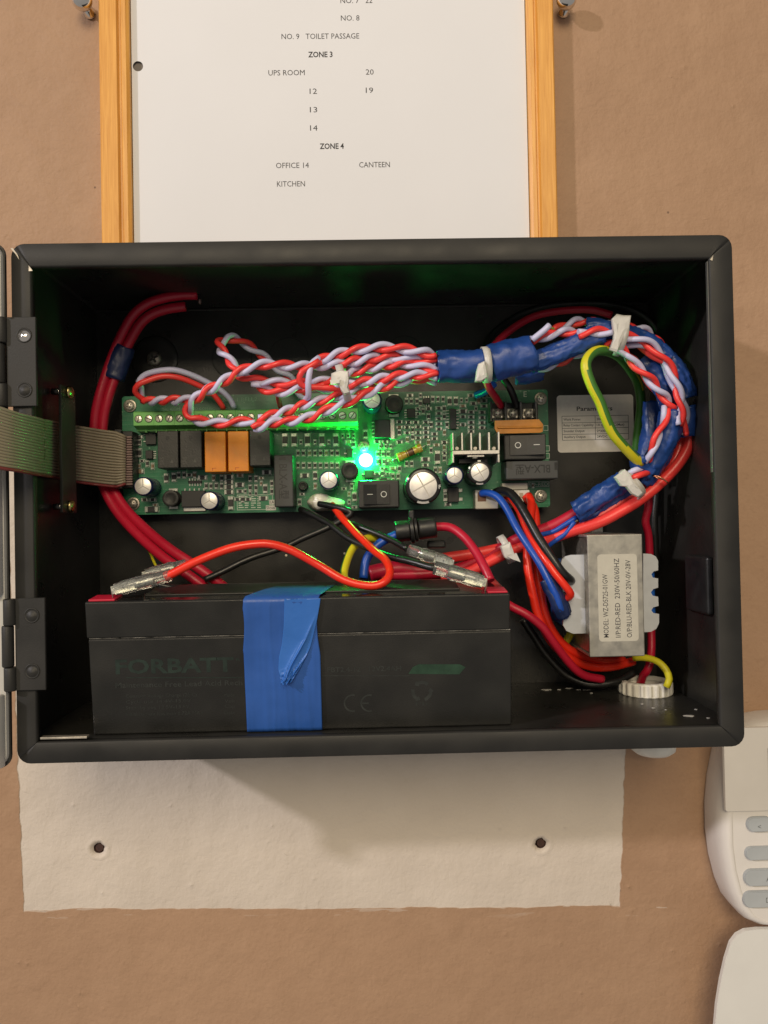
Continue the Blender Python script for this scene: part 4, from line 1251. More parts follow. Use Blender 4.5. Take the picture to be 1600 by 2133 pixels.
for x in (787, 800): smd(x, 962, 's', force=False)
for x, y in ((826, 924), (833, 934)): smd(x, y, 's', True, force=False)
random.seed(11)
regions = [(280, 905, 326, 990, 8), (340, 984, 430, 1000, 9), (440, 985, 570, 1040, 30), (580, 985, 665, 1045, 34), (612, 985, 740, 1060, 18), (745, 905, 775, 935, 3),
           (832, 824, 1020, 905, 60), (832, 905, 935, 985, 44), (900, 990, 940, 1055, 6), (1044, 1006, 1120, 1050, 4), (715, 915, 745, 950, 4), (780, 915, 840, 998, 16), (280, 1030, 330, 1066, 5), (690, 1010, 745, 1058, 8)]
for x0, y0, x1, y1, n in regions:
    got = 0
    for _ in range(n * 14):
        if got >= n: break
        sz = random.choice('sssstm'); hz = random.random() < 0.5
        cx = x0 + round(random.random() * (x1 - x0) / 5.5) * 5.5; cy = y0 + round(random.random() * (y1 - y0) / 5.5) * 5.5
        if smd(cx, cy, sz, hz, random.choice(('chipbody', 'chipbody', 'chipbody', 'capbody')), force=False): got += 1
# printed legends
def silk_rect(x0, y0, x1, y1, lw=0.25):
    q = rect_px(x0, y0, x1, y1, PB)
    for a, b_, c, e in ((q[0], q[1], q[3] - lw, q[3]), (q[0], q[1], q[2], q[2] + lw), (q[0], q[0] + lw, q[2] + lw, q[3] - lw), (q[1] - lw, q[1], q[2] + lw, q[3] - lw)):
        silk.add([(a, PB + .05, c), (b_, PB + .05, c), (b_, PB + .05, e), (a, PB + .05, e)], [[0, 1, 2, 3]])
silk_rect(1100, 1003, 1144, 1014); silk_rect(930, 915, 941, 968); silk_rect(1132, 886, 1142, 897); silk_rect(1135, 928, 1145, 940); silk_rect(1135, 944, 1145, 955)
silk_rect(494, 1030, 568, 1062)
for k in range(26):
    y = 1033 + (k % 6) * 4.6; x = 497 + (k // 6) * 13
    q = rect_px(x, y, x + random.uniform(5, 11), y + 2.2, PB)
    silk.add([(q[0], PB + .05, q[2]), (q[1], PB + .05, q[2]), (q[1], PB + .05, q[3]), (q[0], PB + .05, q[3])], [[0, 1, 2, 3]])
silk.build('silkscreen_lines', M['silk'], pcb)
text('silkscreen_letter', 'E', (1094, 821), 2.9, M['silk'], pcb, d=PB, bold=0.0, th=0.06)
text('silkscreen_letters', 'ED-RED', (1122, 1008.5), 1.7, M['silk'], pcb, d=PB, width=10, th=0.06)
text('silkscreen_letters', 'WARN', (1031, 983), 1.7, M['silkdim'], pcb, d=PB, width=9, rot=math.pi / 2, th=0.06) if False else None
text('silkscreen_letters', 'BELL1 BELL2', (500, 832), 2.0, M['silkdim'], pcb, d=PB, width=18, th=0.06)
text('silkscreen_letters', 'NC COM', (357, 852), 1.4, M['silkdim'], pcb, d=PB, width=9, th=0.06)
text('silkscreen_letters', 'NO COM NC', (424, 851), 1.4, M['silkdim'], pcb, d=PB, width=12, th=0.06)
text('silkscreen_letters', 'J5 C12', (779, 862), 1.2, M['silkdim'], pcb, d=PB, th=0.06) if False else None
q = rect_px(561, 1041, 575, 1051, PB); lb = MB().box(q[0], q[1], PB + 0.02, PB + 0.12, q[2], q[3]).build('paper_tag', M['print_'], pcb)
text('tag_text', '1A', (567, 1046), 1.7, M['ink'], lb, d=PB + 0.12)
q = rect_px(554, 1052.5, 575, 1063, PB); lb = MB().box(q[0], q[1], PB + 0.02, PB + 0.12, q[2], q[3]).build('paper_tag', M['print_'], pcb)
text('tag_text', 'Slow', (564, 1057.5), 1.7, M['ink'], lb, d=PB + 0.12)

# ---- ratings sticker on the back panel
LD = 1.75
q = rect_px(1160, 822, 1321, 942, LD)
st = MB().prism(rrect(q[0], q[1], q[2], q[3], 1.8), LD - 0.03, LD + 0.12).build('ratings_sticker', M['label'], None)
tag(st, 'silver Parameters table sticker behind the yellow green earth wire', 'sticker')
text('printed_line', 'Parameters', (1238.5, 851), 2.3, M['inkb'], st, d=LD + 0.12, width=19.5, bold=0.018)
k = sc_(LD)
tx0, tx1, txm = at(1171, 890, LD).x, at(1309, 890, LD).x, at(1240, 890, LD).x
ys = [866, 880, 891.5, 904, 916]
zz = [at(1240, y, LD).z for y in ys]
mb = MB()
for z in zz: mb.box(tx0, tx1, LD + .13, LD + .15, z - 0.12, z + 0.12)
for x in (tx0, txm, tx1): mb.box(x - 0.12, x + 0.12, LD + .155, LD + .17, zz[-1], zz[0])
mb.build('table_lines', M['ink'], st)
for i, (l, r_) in enumerate((('Work Power:', '200mA'), ('Relay Contact Capability:', '1A @ 30VDC(Max)'), ('Sounder Output:', '2*300mA'), ('Auxiliary Output:', '24VDC 1A(Max)'))):
    z = (zz[i] + zz[i + 1]) / 2
    wl = {0: 9.5, 1: 16.5, 2: 11.5, 3: 12}[i]; wr = {0: 5.5, 1: 15, 2: 7.5, 3: 13}[i]
    text('printed_line', l, Vector((tx0 + 0.8, LD + .12, z)), 1.25, M['ink'], st, width=wl, align='LEFT', bold=0.012)
    text('printed_line', r_, Vector((txm + 0.8, LD + .12, z)), 1.25, M['ink'], st, width=wr, align='LEFT', bold=0.012)
# ================================================================ battery, leaning slightly forward on the box floor
BT = math.radians(6.0)
bfd = 84.0                                    # depth of its front bottom edge
bx0, bx1 = at(181, 1400, 89).x, at(1064, 1390, 89).x
bz0 = fl + 0.05
bh = 64.5 - (fl - BZ0 - T); bdp = 36.0
def btf(p):
    """battery local: x, y = distance behind its front face, z = height -> leaned about the front bottom edge"""
    ca, sa = math.cos(BT), math.sin(BT)
    return Vector((p.x, bfd - p.y * ca + p.z * sa, bz0 + p.z * ca + p.y * sa))
bat = root('battery', ((bx0 + bx1) / 2, bfd - 15, bz0))
tag(bat, 'black sealed lead acid battery standing in the box with blue tape over it', 'battery')
hs_ = bh - 15.5                                   # seam height
MB().box(bx0 + 0.3, bx1 + 0.9, 0.3, bdp - 0.2, 0, hs_ - 0.35, bev=0.8, seg=3).build('battery_case', M['batt'], bat, tf=btf)
MB().box(bx0 + 0.6, bx1 + 0.4, 0.7, bdp - 0.6, hs_ - 0.34, hs_ - 0.02, bev=0.1, seg=1).build('seam', mat('seam_painted_glint', (0.30, 0.29, 0.27), 0.2, var=0.95, scale=220), bat, tf=btf)  # pale blotchy colour, light glinting along the lid seam painted in
lid = MB().box(bx0 - 0.2, bx1 + 0.2, 0.0, bdp, hs_, bh, bev=0.7, seg=3).build('battery_lid', M['batt'], bat, tf=btf)
MB().box(bx0 + 0.5, bx1 - 0.5, 0.35, bdp - 0.5, bh - 0.02, bh + 0.16, bev=0.08, seg=1).build('lid_top', mat('glossy_black_lid', (0.012, 0.012, 0.012), 0.10, var=0.1, spec=0.7), lid, tf=btf)
for x0, x1 in ((bx0 + 1.0, bx0 + 12.0), (bx1 - 9, bx1 - 0.6)):
    MB().box(x0, x1, 1.0, 11, bh - 0.05, bh + 0.9, bev=0.3).build('terminal_surround', M['dred'], bat, tf=btf)
MB().box(bx0 + 22, bx1 - 20, 9, bdp - 5, bh + 0.02, bh + 0.9, bev=0.3).build('vent_cover', M['batt'], lid, tf=btf)
def bface(pxx, pyy):
    """pixel on the battery's front face -> local (x, z)"""
    v = C2W @ Vector(((pxx - 800.0) / KPX, -(pyy - 1066.5) / KPX, -1.0))
    o = Vector((0, CAM_D, 0)); dv = Vector((v.x, -v.y, v.z))
    nrm = Vector((0, math.cos(BT), -math.sin(BT)))
    p0 = Vector((0, bfd, bz0))
    t = (p0 - o).dot(nrm) / dv.dot(nrm)
    q = o + dv * t
    return q.x, ((q - p0).dot(Vector((0, math.sin(BT), math.cos(BT)))))
def btext(s, x0, x1, y, hmm, m, bold=0.0, name='printed_line'):
    a = bface(x0, y); b = bface(x1, y)
    mbt = text(name, s, Vector(((a[0] + b[0]) / 2, 0.24, (a[1] + b[1]) / 2)), hmm, M[m], bat, width=b[0] - a[0], bold=bold, th=0.0, tf=btf)
def bline(x0, x1, y, m='faint', w=0.15):
    a = bface(x0, y); b = bface(x1, y)
    MB().add([(a[0], 0.24, a[1] - w), (b[0], 0.24, b[1] - w), (b[0], 0.24, b[1] + w), (a[0], 0.24, a[1] + w)], [[0, 1, 2, 3]]).build('printed_rule', M[m], bat, tf=btf)
btext('FORBATT', 240, 487, 1387, 6.0, 'faint', 0.03)
btext('R', 492, 500, 1374, 1.2, 'faint')
bline(262, 505, 1412); 
btext('Maintenance Free Lead Acid Rech', 240, 505, 1425, 2.3, 'faintg', 0.012)
for i, (s, x1) in enumerate((('Constant Voltage Charge (25 C)', 410), ('Cycle use 14.4V-15.0V', 398), ('Standby use 13.5V-13.8V', 395), ('Initial current less than 0.72A MAX', 425))):
    btext(s, 262, x1, 1450 + i * 12.2, 1.5, 'faintg')
for i in range(4):
    btext(('Model', 'Volt', 'Cap', 'Date')[i], 468, 490, 1448 + i * 12.2, 1.5, 'faintg')
btext('FBT2.4-12   12V2.4AH', 682, 836, 1394, 2.1, 'faintg', 0.015)
bline(662, 855, 1408, 'faintg')
pp = [bface(*q) for q in ((851, 1404), (860, 1390), (872, 1384), (958, 1384), (970, 1390), (957, 1405))]
MB().add([(a_, 0.22, b_) for a_, b_ in pp], [[0, 1, 2, 3, 4, 5]]).build('green_band', M['faintband'], bat, tf=btf)
btext('www.forbatt.com', 872, 962, 1394, 1.9, 'faint', 0.03)
# CE mark: two open rings and a bar
for i, cx in enumerate((735, 770)):
    c = bface(cx, 1465); mb = MB(); n = 20
    for rr_ in (3.9, 3.2):
        for k in range(n + 1):
            t = math.radians(75 + 210 * k / n)
            mb.v.append(Vector((c[0] + rr_ * math.cos(t), 0.24, c[1] + rr_ * math.sin(t))))
    for k in range(n):
        mb.f.append([k, k + 1, n + 2 + k, n + 1 + k]); mb.m.append(0); mb.s.append(False)
    if i: mb.add([(c[0] - 3.3, 0.24, c[1] - .35), (c[0] - .3, 0.24, c[1] - .35), (c[0] - .3, 0.24, c[1] + .35), (c[0] - 3.3, 0.24, c[1] + .35)], [[0, 1, 2, 3]])
    mb.build('ce_mark', M['faintg'], bat, tf=btf)
# recycling arrows
c = bface(879, 1440)
for q in range(3):
    mb = MB()
    a0 = math.radians(90 + 120 * q)
    def pt(r, t): return (c[0] + r * math.cos(t), 0.24, c[1] + r * math.sin(t))
    t0, t1 = a0 - 0.75, a0 + 0.45
    n = 6
    for rr_ in (4.6, 3.1):
        for k in range(n + 1): mb.v.append(Vector(pt(rr_, t0 + (t1 - t0) * k / n)))
    for k in range(n):
        mb.f.append([k, k + 1, n + 2 + k, n + 1 + k]); mb.m.append(0); mb.s.append(False)
    mb.add([pt(5.4, t1), pt(2.4, t1), pt(3.9, t1 + 0.42)], [[0, 1, 2]])
    mb.build('recycling_arrow', M['faintg'], bat, tf=btf)
btext('Pb', 866, 892, 1466, 1.7, 'faintg')

# ---- blue tape strip over battery
def tape_strip():
    mb = MB()
    # path: from behind over the lid and down the face; width varies a little
    path = [(22, bh + 0.55, 0.9), (14, bh + 0.85, 0.9), (6, bh + 0.65, 0.95), (1.2, bh + 0.45, 1.0), (-0.25, bh - 0.2, 1.0), (-0.55, bh - 1.6, 1.0)]
    for k in range(34):
        path.append((-0.42, bh - 2.2 - (bh - 2.6) * (k + 1) / 34, 1.0))
    nw = 60
    rows = []
    for i, (y, z, _) in enumerate(path):
        row = []
        if z > bh - 2:
            xa0, xa1 = bface(507, 1245)[0] , bface(664, 1236)[0]
            xa0 += 11.0 * max(0.0, y) / 22; xa1 += 6.0 * max(0.0, y) / 22
        else:
            t = (bh - z) / bh
            xa0 = bface(505 + 3 * t + (4 * math.sin(t * 9) if t < .4 else 0), 1300)[0]
            xa1 = bface(665 - 9 * math.sin(min(t * 2.4, 1.0) * math.pi) * 0.6 + 1, 1300)[0]
        for k in range(nw + 1):
            s = k / nw
            x = xa0 + (xa1 - xa0) * s
            w1 = noise.noise(Vector((x * 0.16, z * 0.035, 2.0))); w2 = noise.noise(Vector((x * 0.6, z * 0.05 + y * .1, 8.0)))
            w3 = noise.noise(Vector((x * 0.10 + z * 0.03, z * 0.16, 5.0)))
            lift = 0.30 + 0.30 * w1 + 0.12 * w2 + 0.18 * w3
            lift += 0.20 * math.exp(-abs(s - 0.37 - 0.02 * math.sin(z * .1)) / 0.012) + 0.16 * math.exp(-abs(s - 0.80 - 0.0014 * (30 - z)) / 0.010) + 0.14 * math.exp(-abs(s - 0.55 + 0.001 * z) / 0.010)
            lift = max(0.06, min(lift, 0.66))
            if z >= bh - 0.1: row.append(Vector((x, y, z + lift)))
            else: row.append(Vector((x, y - lift, z)))
        rows.append(row)
    n = nw + 1
    for r in rows: mb.v += r
    off = len(mb.v)
    for r in rows: mb.v += [p + (Vector((0, 0, 0.14)) if p.z > bh - 0.1 else Vector((0, -0.14, 0))) for p in r]
    for i in range(len(rows) - 1):
        for k in range(nw):
            q = [i * n + k, i * n + k + 1, (i + 1) * n + k + 1, (i + 1) * n + k]
            mb.f.append(q); mb.m.append(0); mb.s.append(True)
            mb.f.append([a_ + off for a_ in reversed(q)]); mb.m.append(0); mb.s.append(True)
    rim = [k for k in range(n)] + [i * n + nw for i in range(1, len(rows))] + [(len(rows) - 1) * n + k for k in range(nw - 1, -1, -1)] + [i * n for i in range(len(rows) - 2, 0, -1)]
    for a_, b_ in zip(rim, rim[1:] + rim[:1]):
        mb.f.append([a_, b_, b_ + off, a_ + off]); mb.m.append(0); mb.s.append(False)
    return mb
strap = root('tape_strip', ((bface(585, 1500)[0]), bfd, bz0))
tag(strap, 'wide blue tape strip over the battery front with a crumpled tail', 'tape')
tape_strip().build('tape_band', M['tape2'], strap, tf=btf)
# loose tail: a second layer folded back, narrowing to a crumpled end
mb = MB(); nw, nl = 44, 84
Lf = [(593, 1232), (593, 1262), (592, 1300), (588, 1340), (582, 1368), (581, 1392), (586, 1412), (588, 1420)]
Rt = [(670, 1226), (667, 1256), (661, 1290), (653, 1325), (647, 1347), (634, 1374), (620, 1398), (607, 1417)]
def along(L, t):
    q = t * (len(L) - 1); i = min(int(q), len(L) - 2); f = q - i
    return L[i][0] + (L[i + 1][0] - L[i][0]) * f, L[i][1] + (L[i + 1][1] - L[i][1]) * f
def crest(x, w): return math.exp(-abs(x) / w)
for layer in (0, 1):
    for i in range(nl + 1):
        t = i / nl
        a_, b_ = along(Lf, t), along(Rt, t)
        for k in range(nw + 1):
            s = k / nw
            jx = 3.5 * noise.noise(Vector((s * 6, 4, 1))) * max(0, t - 0.9) * 10
            X, Z = bface(a_[0] + (b_[0] - a_[0]) * s, a_[1] + (b_[1] - a_[1]) * s + jx)
            Z = min(Z, bh - 0.15)
            r1 = 1.9 * crest(s - (1.16 - 0.92 * t), 0.055) * min(1.0, max(0.0, (t - 0.22) * 3)) 
            r2 = 1.5 * crest(s - (1.75 - 1.15 * t), 0.05) * min(1.0, max(0.0, (t - 0.55) * 4))
            r3 = 0.9 * crest(s - (0.98 - 0.85 * t), 0.035) * min(1.0, max(0.0, (t - 0.45) * 3))
            cr = max(0.0, t - 0.72) / 0.28
            cn = 1.0 - abs(noise.noise(Vector((s * 5.5 + t * 3, t * 13.0 - s * 4, 3)))) * 2.2
            cn2 = 1.0 - abs(noise.noise(Vector((s * 9 - t * 5, t * 22.0, 6)))) * 2.2
            lift = 0.92 + 1.4 * t * t + r1 + r2 + r3 + cr * (1.6 * cn + 0.9 * cn2 - 0.6) + 0.12 * noise.noise(Vector((s * 2, t * 3, 9)))
            lift = max(0.88, lift)
            mb.v.append(Vector((X, -(lift + 0.12 * layer), Z)))
n = nw + 1; off = (nl + 1) * n
for i in range(nl):
    for k in range(nw):
        q = [i * n + k, i * n + k + 1, (i + 1) * n + k + 1, (i + 1) * n + k]
        mb.f.append(q); mb.m.append(0); mb.s.append(True)
        mb.f.append([a_ + off for a_ in reversed(q)]); mb.m.append(0); mb.s.append(True)
rim = list(range(n)) + [i * n + nw for i in range(1, nl + 1)] + [nl * n + k for k in range(nw - 1, -1, -1)] + [i * n for i in range(nl - 1, 0, -1)]
for a_, b_ in zip(rim, rim[1:] + rim[:1]):
    mb.f.append([a_, b_, b_ + off, a_ + off]); mb.m.append(0); mb.s.append(False)
mb.build('tape_tail', mat('blue_pvc_tape_tail', (0.028, 0.135, 0.47), 0.36, var=0.07, scale=70, bump=0.3, bscale=220, spec=0.5), strap, tf=btf)

# ================================================================ transformer
TF = 60.0
trf = root('transformer', at(1283, 1370, 20)); tag(trf, 'steel clad mains transformer with a white printed rating label', 'transformer')
a, b = at(1223, 1113, TF), at(1344, 1368, TF)
tx0_, tx1_, tz0_, tz1_ = a.x, b.x, b.z + 0.3, a.z - 0.3
# channel bracket: front plate, top and bottom returns going back to the panel
mb = MB().box(tx0_, tx1_, TF - 1.2, TF, tz0_, tz1_, bev=0.5, seg=3)
mb.box(tx0_ + 0.05, tx1_ - 0.05, 8, TF - 1.25, tz1_ - 1.25, tz1_ - 0.02, bev=0.2, seg=1)
mb.box(tx0_ + 0.05, tx1_ - 0.05, 8, TF - 1.25, tz0_ + 0.02, tz0_ + 1.25, bev=0.2, seg=1)
mb.build('steel_bracket', M['transf'], trf)
for zz0, zz1 in ((tz1_ - 0.02, tz1_ + 8), (tz0_ - 8, tz0_ + 0.02)):
    MB().box(tx0_ + 0.4, tx1_ - 0.4, 2.2, 3.4, zz0, zz1, bev=0.3).build('mounting_foot', M['transf'], trf)
MB().box(tx0_ + 0.9, tx1_ - 0.9, 10, TF - 1.3, tz0_ + 1.3, tz1_ - 1.3, bev=0.2, seg=1).build('lamination_stack', M['dsteel'], trf)
FDp = TF - 9
def flange_plate(left):
    if left:
        pts = [(1228, 1155), (1190, 1156), (1178, 1159), (1171, 1166), (1168, 1178), (1168, 1192), (1181, 1190), (1189, 1198), (1189, 1212), (1182, 1220), (1172, 1222), (1173, 1232), (1184, 1233), (1187, 1240), (1184, 1247), (1174, 1248), (1176, 1262), (1186, 1266), (1188, 1276), (1184, 1287), (1174, 1289), (1173, 1302), (1180, 1314), (1194, 1320), (1228, 1319)]
    else:
        pts = [(1340, 1153), (1356, 1154), (1366, 1159), (1371, 1168), (1371, 1188), (1362, 1190), (1357, 1196), (1360, 1203), (1371, 1205), (1371, 1224), (1361, 1227), (1356, 1234), (1360, 1241), (1371, 1243), (1372, 1262), (1361, 1265), (1357, 1271), (1361, 1277), (1373, 1279), (1373, 1298), (1367, 1310), (1356, 1316), (1340, 1317)]
    return MB().prism(poly_px(pts, FDp), FDp - 1.6, FDp)
flange_plate(True).build('bobbin_flange', M['bobbin'], trf)
flange_plate(False).build('bobbin_flange', M['bobbin'], trf)
for left in (True, False):
    c0 = at(1196 if left else 1352, 1180, FDp - 8); c1 = at(1196 if left else 1352, 1296, FDp - 8)
    xx0, xx1 = (c0.x - 6.0, tx0_ + 0.8) if left else (tx1_ - 0.8, c0.x + 1.2)
    MB().box(xx0, xx1, 16, FDp - 1.8, c1.z - 3, c0.z + 3, bev=3.0, seg=4, smooth=True).build('coil_winding', mat('blue_coil_tape', (0.02, 0.12, 0.50), 0.35, var=0.2, bump=0.2), trf)
c = rect_px(1245, 1154, 1329, 1336, TF)
tl_ = MB().prism(rrect(c[0] + 0.15, c[1], c[2], c[3], 1.6), TF - 0.02, TF + 0.09).build('rating_label', M['tlabel'], trf)
for s, cx, y0, y1 in (('MODEL: WZ-D5725-01GW', 1261.5, 1196, 1328), ('I/P:RED-RED  230V-50/60HZ', 1286, 1163, 1328), ('O/P:BLU-RED-BLK 20V-0V-28V', 1309.5, 1166, 1328)):
    text('printed_line', s, (cx, (y0 + y1) / 2), 2.35, M['ink'], tl_, d=TF + 0.09, rot=math.pi / 2, width=(y1 - y0) / sc_(TF), bold=0.004)

# ================================================================ ribbon cable and its clamp bar
rb = root('ribbon_cable', at(100, 930, 70)); tag(rb, 'flat grey ribbon cable running from the board out over the left flange', 'cable')
topc = spline(px([(262, 908, PB + 12.6), (243, 899, PB + 14), (215, 895, 31), (190, 891, 35), (155, 885, 42), (128, 880, 51), (108, 876, 66), (92, 873, 84), (72, 868, 99), (40, 860, 110), (0, 847, 117), (-60, 826, 122), (-130, 800, 118)]), 1.6)
botc = spline(px([(262, 1010, PB + 12.6), (243, 1016, PB + 14), (215, 1014, 31), (190, 1011, 35), (155, 1006, 42), (128, 1000, 51), (108, 996, 66), (92, 993, 84), (72, 990, 99), (40, 984, 110), (0, 978, 117), (-60, 966, 122), (-130, 948, 118)]), 1.6)
m_ = min(len(topc), len(botc))
def resamp(L, n):
    return [L[min(len(L) - 1, int(round(i * (len(L) - 1) / (n - 1))))] for i in range(n)]
topc, botc = resamp(topc, 90), resamp(botc, 90)
NC = 20
for k in range(NC):
    f0 = (k + 0.5) / NC
    pts = [t_ + (b_ - t_) * f0 for t_, b_ in zip(topc, botc)]
    MB().tube(pts, 0.70, 8).build('ribbon_core', M['ribdark'] if k == NC - 1 else M['ribbon'], rb)
cl = root('ribbon_clamp', at(140, 1060, 60)); tag(cl, 'thin dark clamp bar with two brass screws crossing the ribbon cable', 'bracket')
# bar lies parallel to the left wall, seen nearly edge on
a = at(141, 800, 66); b = at(146, 1068, 60)
cxb = at(126, 930, 66).x
MB().box(cxb - 0.6, cxb + 0.6, 50, 66, b.z, a.z, bev=0.2, seg=1).build('clamp_bar', M['box'], cl)
for cy in (817, 1055):
    c = at(144, cy, 58)
    MB().lathe([(2.9, 0.0), (2.9, 0.9), (2.3, 1.7), (0, 1.9)], (cxb + 0.62, 58, c.z), 'x', 18).build('brass_screw', M['brass'], cl)
    MB().lathe([(1.5, BX0 + T - cxb + 0.7), (1.5, -0.62)], (cxb, 60, c.z), 'x', 14).build('standoff', M['chrome'], cl)

# ================================================================ keypad on the wall, lower right
KD = 24.0
kp = root('alarm_keypad', at(1560, 1900, 0)); tag(kp, 'white rounded alarm keypad on the wall below the box, right', 'keypad')
def mirror_outline(L, cxp):
    return L + [(2 * cxp - x, y) for x, y in reversed(L)]
CXK = 1700
outl = [(1640, 1496), (1590, 1499), (1550, 1506), (1522, 1518), (1507, 1540), (1494, 1585), (1484, 1640), (1479, 1700), (1480, 1760), (1487, 1815), (1498, 1860), (1511, 1893), (1528, 1916), (1555, 1929), (1600, 1933), (1640, 1933)]
poly = [(at(x - 11, y, 3).x, at(x - 11, y, KD - 3).z) for x, y in mirror_outline(outl, CXK)]
n = len(poly); cxm = sum(p[0] for p in poly) / n; czm = sum(p[1] for p in poly) / n
mb = MB()
rings = [(0.985, 0.2), (1.0, 4), (1.0, KD - 9), (0.992, KD - 4), (0.97, KD - 1.2), (0.94, KD), (0.935, KD - 0.5), (0.93, KD - 0.5)]
for s, dd in rings:
    for x, z in poly: mb.v.append(Vector((cxm + (x - cxm) * (1 - (1 - s) * 1.35), dd, czm + (z - czm) * s)))
for i in range(len(rings) - 1):
    for k in range(n):
        mb.f.append([i * n + k, i * n + (k + 1) % n, (i + 1) * n + (k + 1) % n, (i + 1) * n + k]); mb.m.append(0); mb.s.append(True)
mb.f.append([(len(rings) - 1) * n + k for k in range(n)]); mb.m.append(0); mb.s.append(False)
mb.build('keypad_body', M['keybody'], kp)
q = rect_px(1506, 1512, 1894, 1686, KD + 0.9)
MB().prism(rrect(q[0], q[1], q[2], q[3], 1.2), KD - 0.45, KD + 0.9, taper=0.006).build('display_bezel', M['keybody'], kp)
q = rect_px(1600, 1556, 1800, 1650, KD + 1.3)
MB().box(q[0], q[1], KD + 0.9, KD + 1.3, q[2], q[3], bev=0.2, seg=1).build('display_window', M['lcd'], kp)
for x0, y0, x1, y1, mk in ((1557, 1703, 1612, 1733, '<'), (1554, 1765, 1624, 1792, ''), (1551, 1812, 1628, 1846, 'A'), (1549, 1858, 1628, 1891, '▢')):
    q = rect_px(x0, y0, x1, y1, KD + 1.6)
    r_ = (q[3] - q[2]) / 2 - 0.05
    kk = MB().prism(rrect(q[0], q[1], q[2], q[3], r_, 6), KD - 0.45, KD + 1.2).prism([(a_[0], a_[1]) for a_ in rrect(q[0] + .3, q[1] - .3, q[2] + .3, q[3] - .3, r_ - .3, 6)], KD + 1.2, KD + 1.6).build('key', M['key'], kp)
    if mk == '▢':
        e = rect_px(1596, 1870, 1606, 1880, KD + 1.6)
        mo = MB()
        for x_0, x_1, z_0, z_1 in ((e[0], e[1], e[3] - .25, e[3]), (e[0], e[1], e[2], e[2] + .25), (e[0], e[0] + .25, e[2], e[3]), (e[1] - .25, e[1], e[2], e[3])):
            mo.add([(x_0, KD + 1.66, z_0), (x_1, KD + 1.66, z_0), (x_1, KD + 1.66, z_1), (x_0, KD + 1.66, z_1)], [[0, 1, 2, 3]])
        mo.build('key_mark', M['keyink'], kk)
    elif mk:
        text('key_mark', mk, ((1582, 1722) if mk == '<' else (1601, 1831)), 2.4, M['keyink'], kk, d=KD + 1.6, th=0.06)
# its flap, dropped open underneath
outl = [(1660, 1936), (1580, 1936), (1553, 1939), (1536, 1948), (1523, 1965), (1512, 2000), (1502, 2045), (1494, 2095), (1490, 2140), (1489, 2200), (1496, 2260), (1520, 2300), (1600, 2310), (1660, 2310)]
poly = poly_px(mirror_outline(outl, CXK), KD)
fp = MB().prism(poly, KD - 2.6, KD - 0.3).prism([(cx_ * 0.998 + 0.002 * 250, cz_) for cx_, cz_ in poly], KD - 0.3, KD).build('cover_flap', M['cover'], kp)
# ================================================================ twisted pairs, left part of the loom
TG = 'red and white twisted pairs of the main loom'
D0 = 58
twisted([(905, 741, 60), (880, 735, 62), (835, 726, 62), (790, 722, 62), (745, 727, 62), (705, 737, 61), (675, 748, 60), (655, 756, 59)], 'topmost twisted red and white pair entering the tape from the left', phase=1.0, group=TG)
tp = root('twisted_pair', at(640, 780, 60)); tag(tp, 'red and white wire ends hooking down beside the left cable tie', 'wire', TG)
wire('red_conductor', [(664, 752, 62), (648, 763, 63), (630, 776, 63), (624, 793, 62), (634, 805, 60), (660, 806, 59), (690, 808, 58), (715, 814, 56)], 1.42, M['red'], tp)
wire('white_conductor', [(664, 745, 60), (650, 758, 62), (646, 775, 63), (643, 800, 62), (643, 824, 58), (636, 832, 52)], 1.42, M['white'], tp)
twisted([(910, 755, 58), (850, 748, 59), (800, 745, 59), (760, 748, 60), (720, 756, 60), (680, 762, 59), (640, 765, 59), (600, 763, 59), (565, 760, 60), (535, 763, 60), (505, 772, 60), (480, 785, 59), (455, 800, 58), (430, 815, 56), (408, 830, 54), (396, 845, 52), (391, 858, 50), (398, 870, 49), (415, 876, 49), (440, 879, 49), (475, 880, 50), (505, 876, 51), (533, 880, 52)], 'long twisted pair turning back over the green terminals', phase=0.2, group=TG, pitch=18)
twisted([(910, 772, 60), (870, 760, 60), (830, 757, 59), (790, 763, 58), (755, 772, 57), (720, 782, 57), (690, 792, 56), (650, 797, 55), (610, 799, 54), (575, 797, 54), (545, 795, 53), (515, 788, 53), (495, 780, 54)], 'middle twisted pair passing under the left cable tie', phase=2.1, group=TG)
twisted([(910, 783, 62), (860, 781, 62), (820, 784, 62), (785, 790, 61), (750, 797, 59), (715, 805, 57), (680, 810, 55), (640, 806, 54), (605, 812, 53), (570, 816, 52), (545, 808, 52), (525, 797, 53)], 'twisted pair under the middle of the loom near the small loop', phase=0.4, group=TG)
twisted([(910, 792, 58), (870, 790, 58), (830, 797, 59), (800, 805, 60), (770, 817, 61), (745, 829, 61), (715, 842, 61), (685, 852, 60), (650, 866, 58), (615, 875, 57), (580, 879, 56), (545, 889, 55), (528, 893, 54)], 'lowest twisted pair crossing the green terminals', phase=0.9, group=TG, pitch=18)
twisted([(912, 786, 54), (850, 789, 54), (800, 798, 55), (765, 806, 55), (735, 815, 56), (700, 825, 56), (665, 836, 55), (630, 846, 54), (595, 857, 53), (560, 868, 52), (538, 874, 51)], 'twisted pair just above the lowest one over the terminals', phase=2.6, group=TG, pitch=18)
twisted([(497, 778, 55), (480, 755, 54), (466, 738, 52), (457, 722, 48), (468, 709, 44), (492, 707, 40), (515, 718, 36), (545, 738, 33), (575, 762, 31), (602, 786, 29), (640, 830, 27)], 'small twisted loop rising over the first knockout', phase=0.3, group=TG, pitch=18)
twisted([(452, 802, 54), (425, 819, 50), (405, 831, 45), (380, 834, 41), (350, 834, 37), (322, 834, 33), (303, 832, 30)], 'twisted pair lying along the top edge of the board, left end', phase=1.0, group=TG, pitch=15)
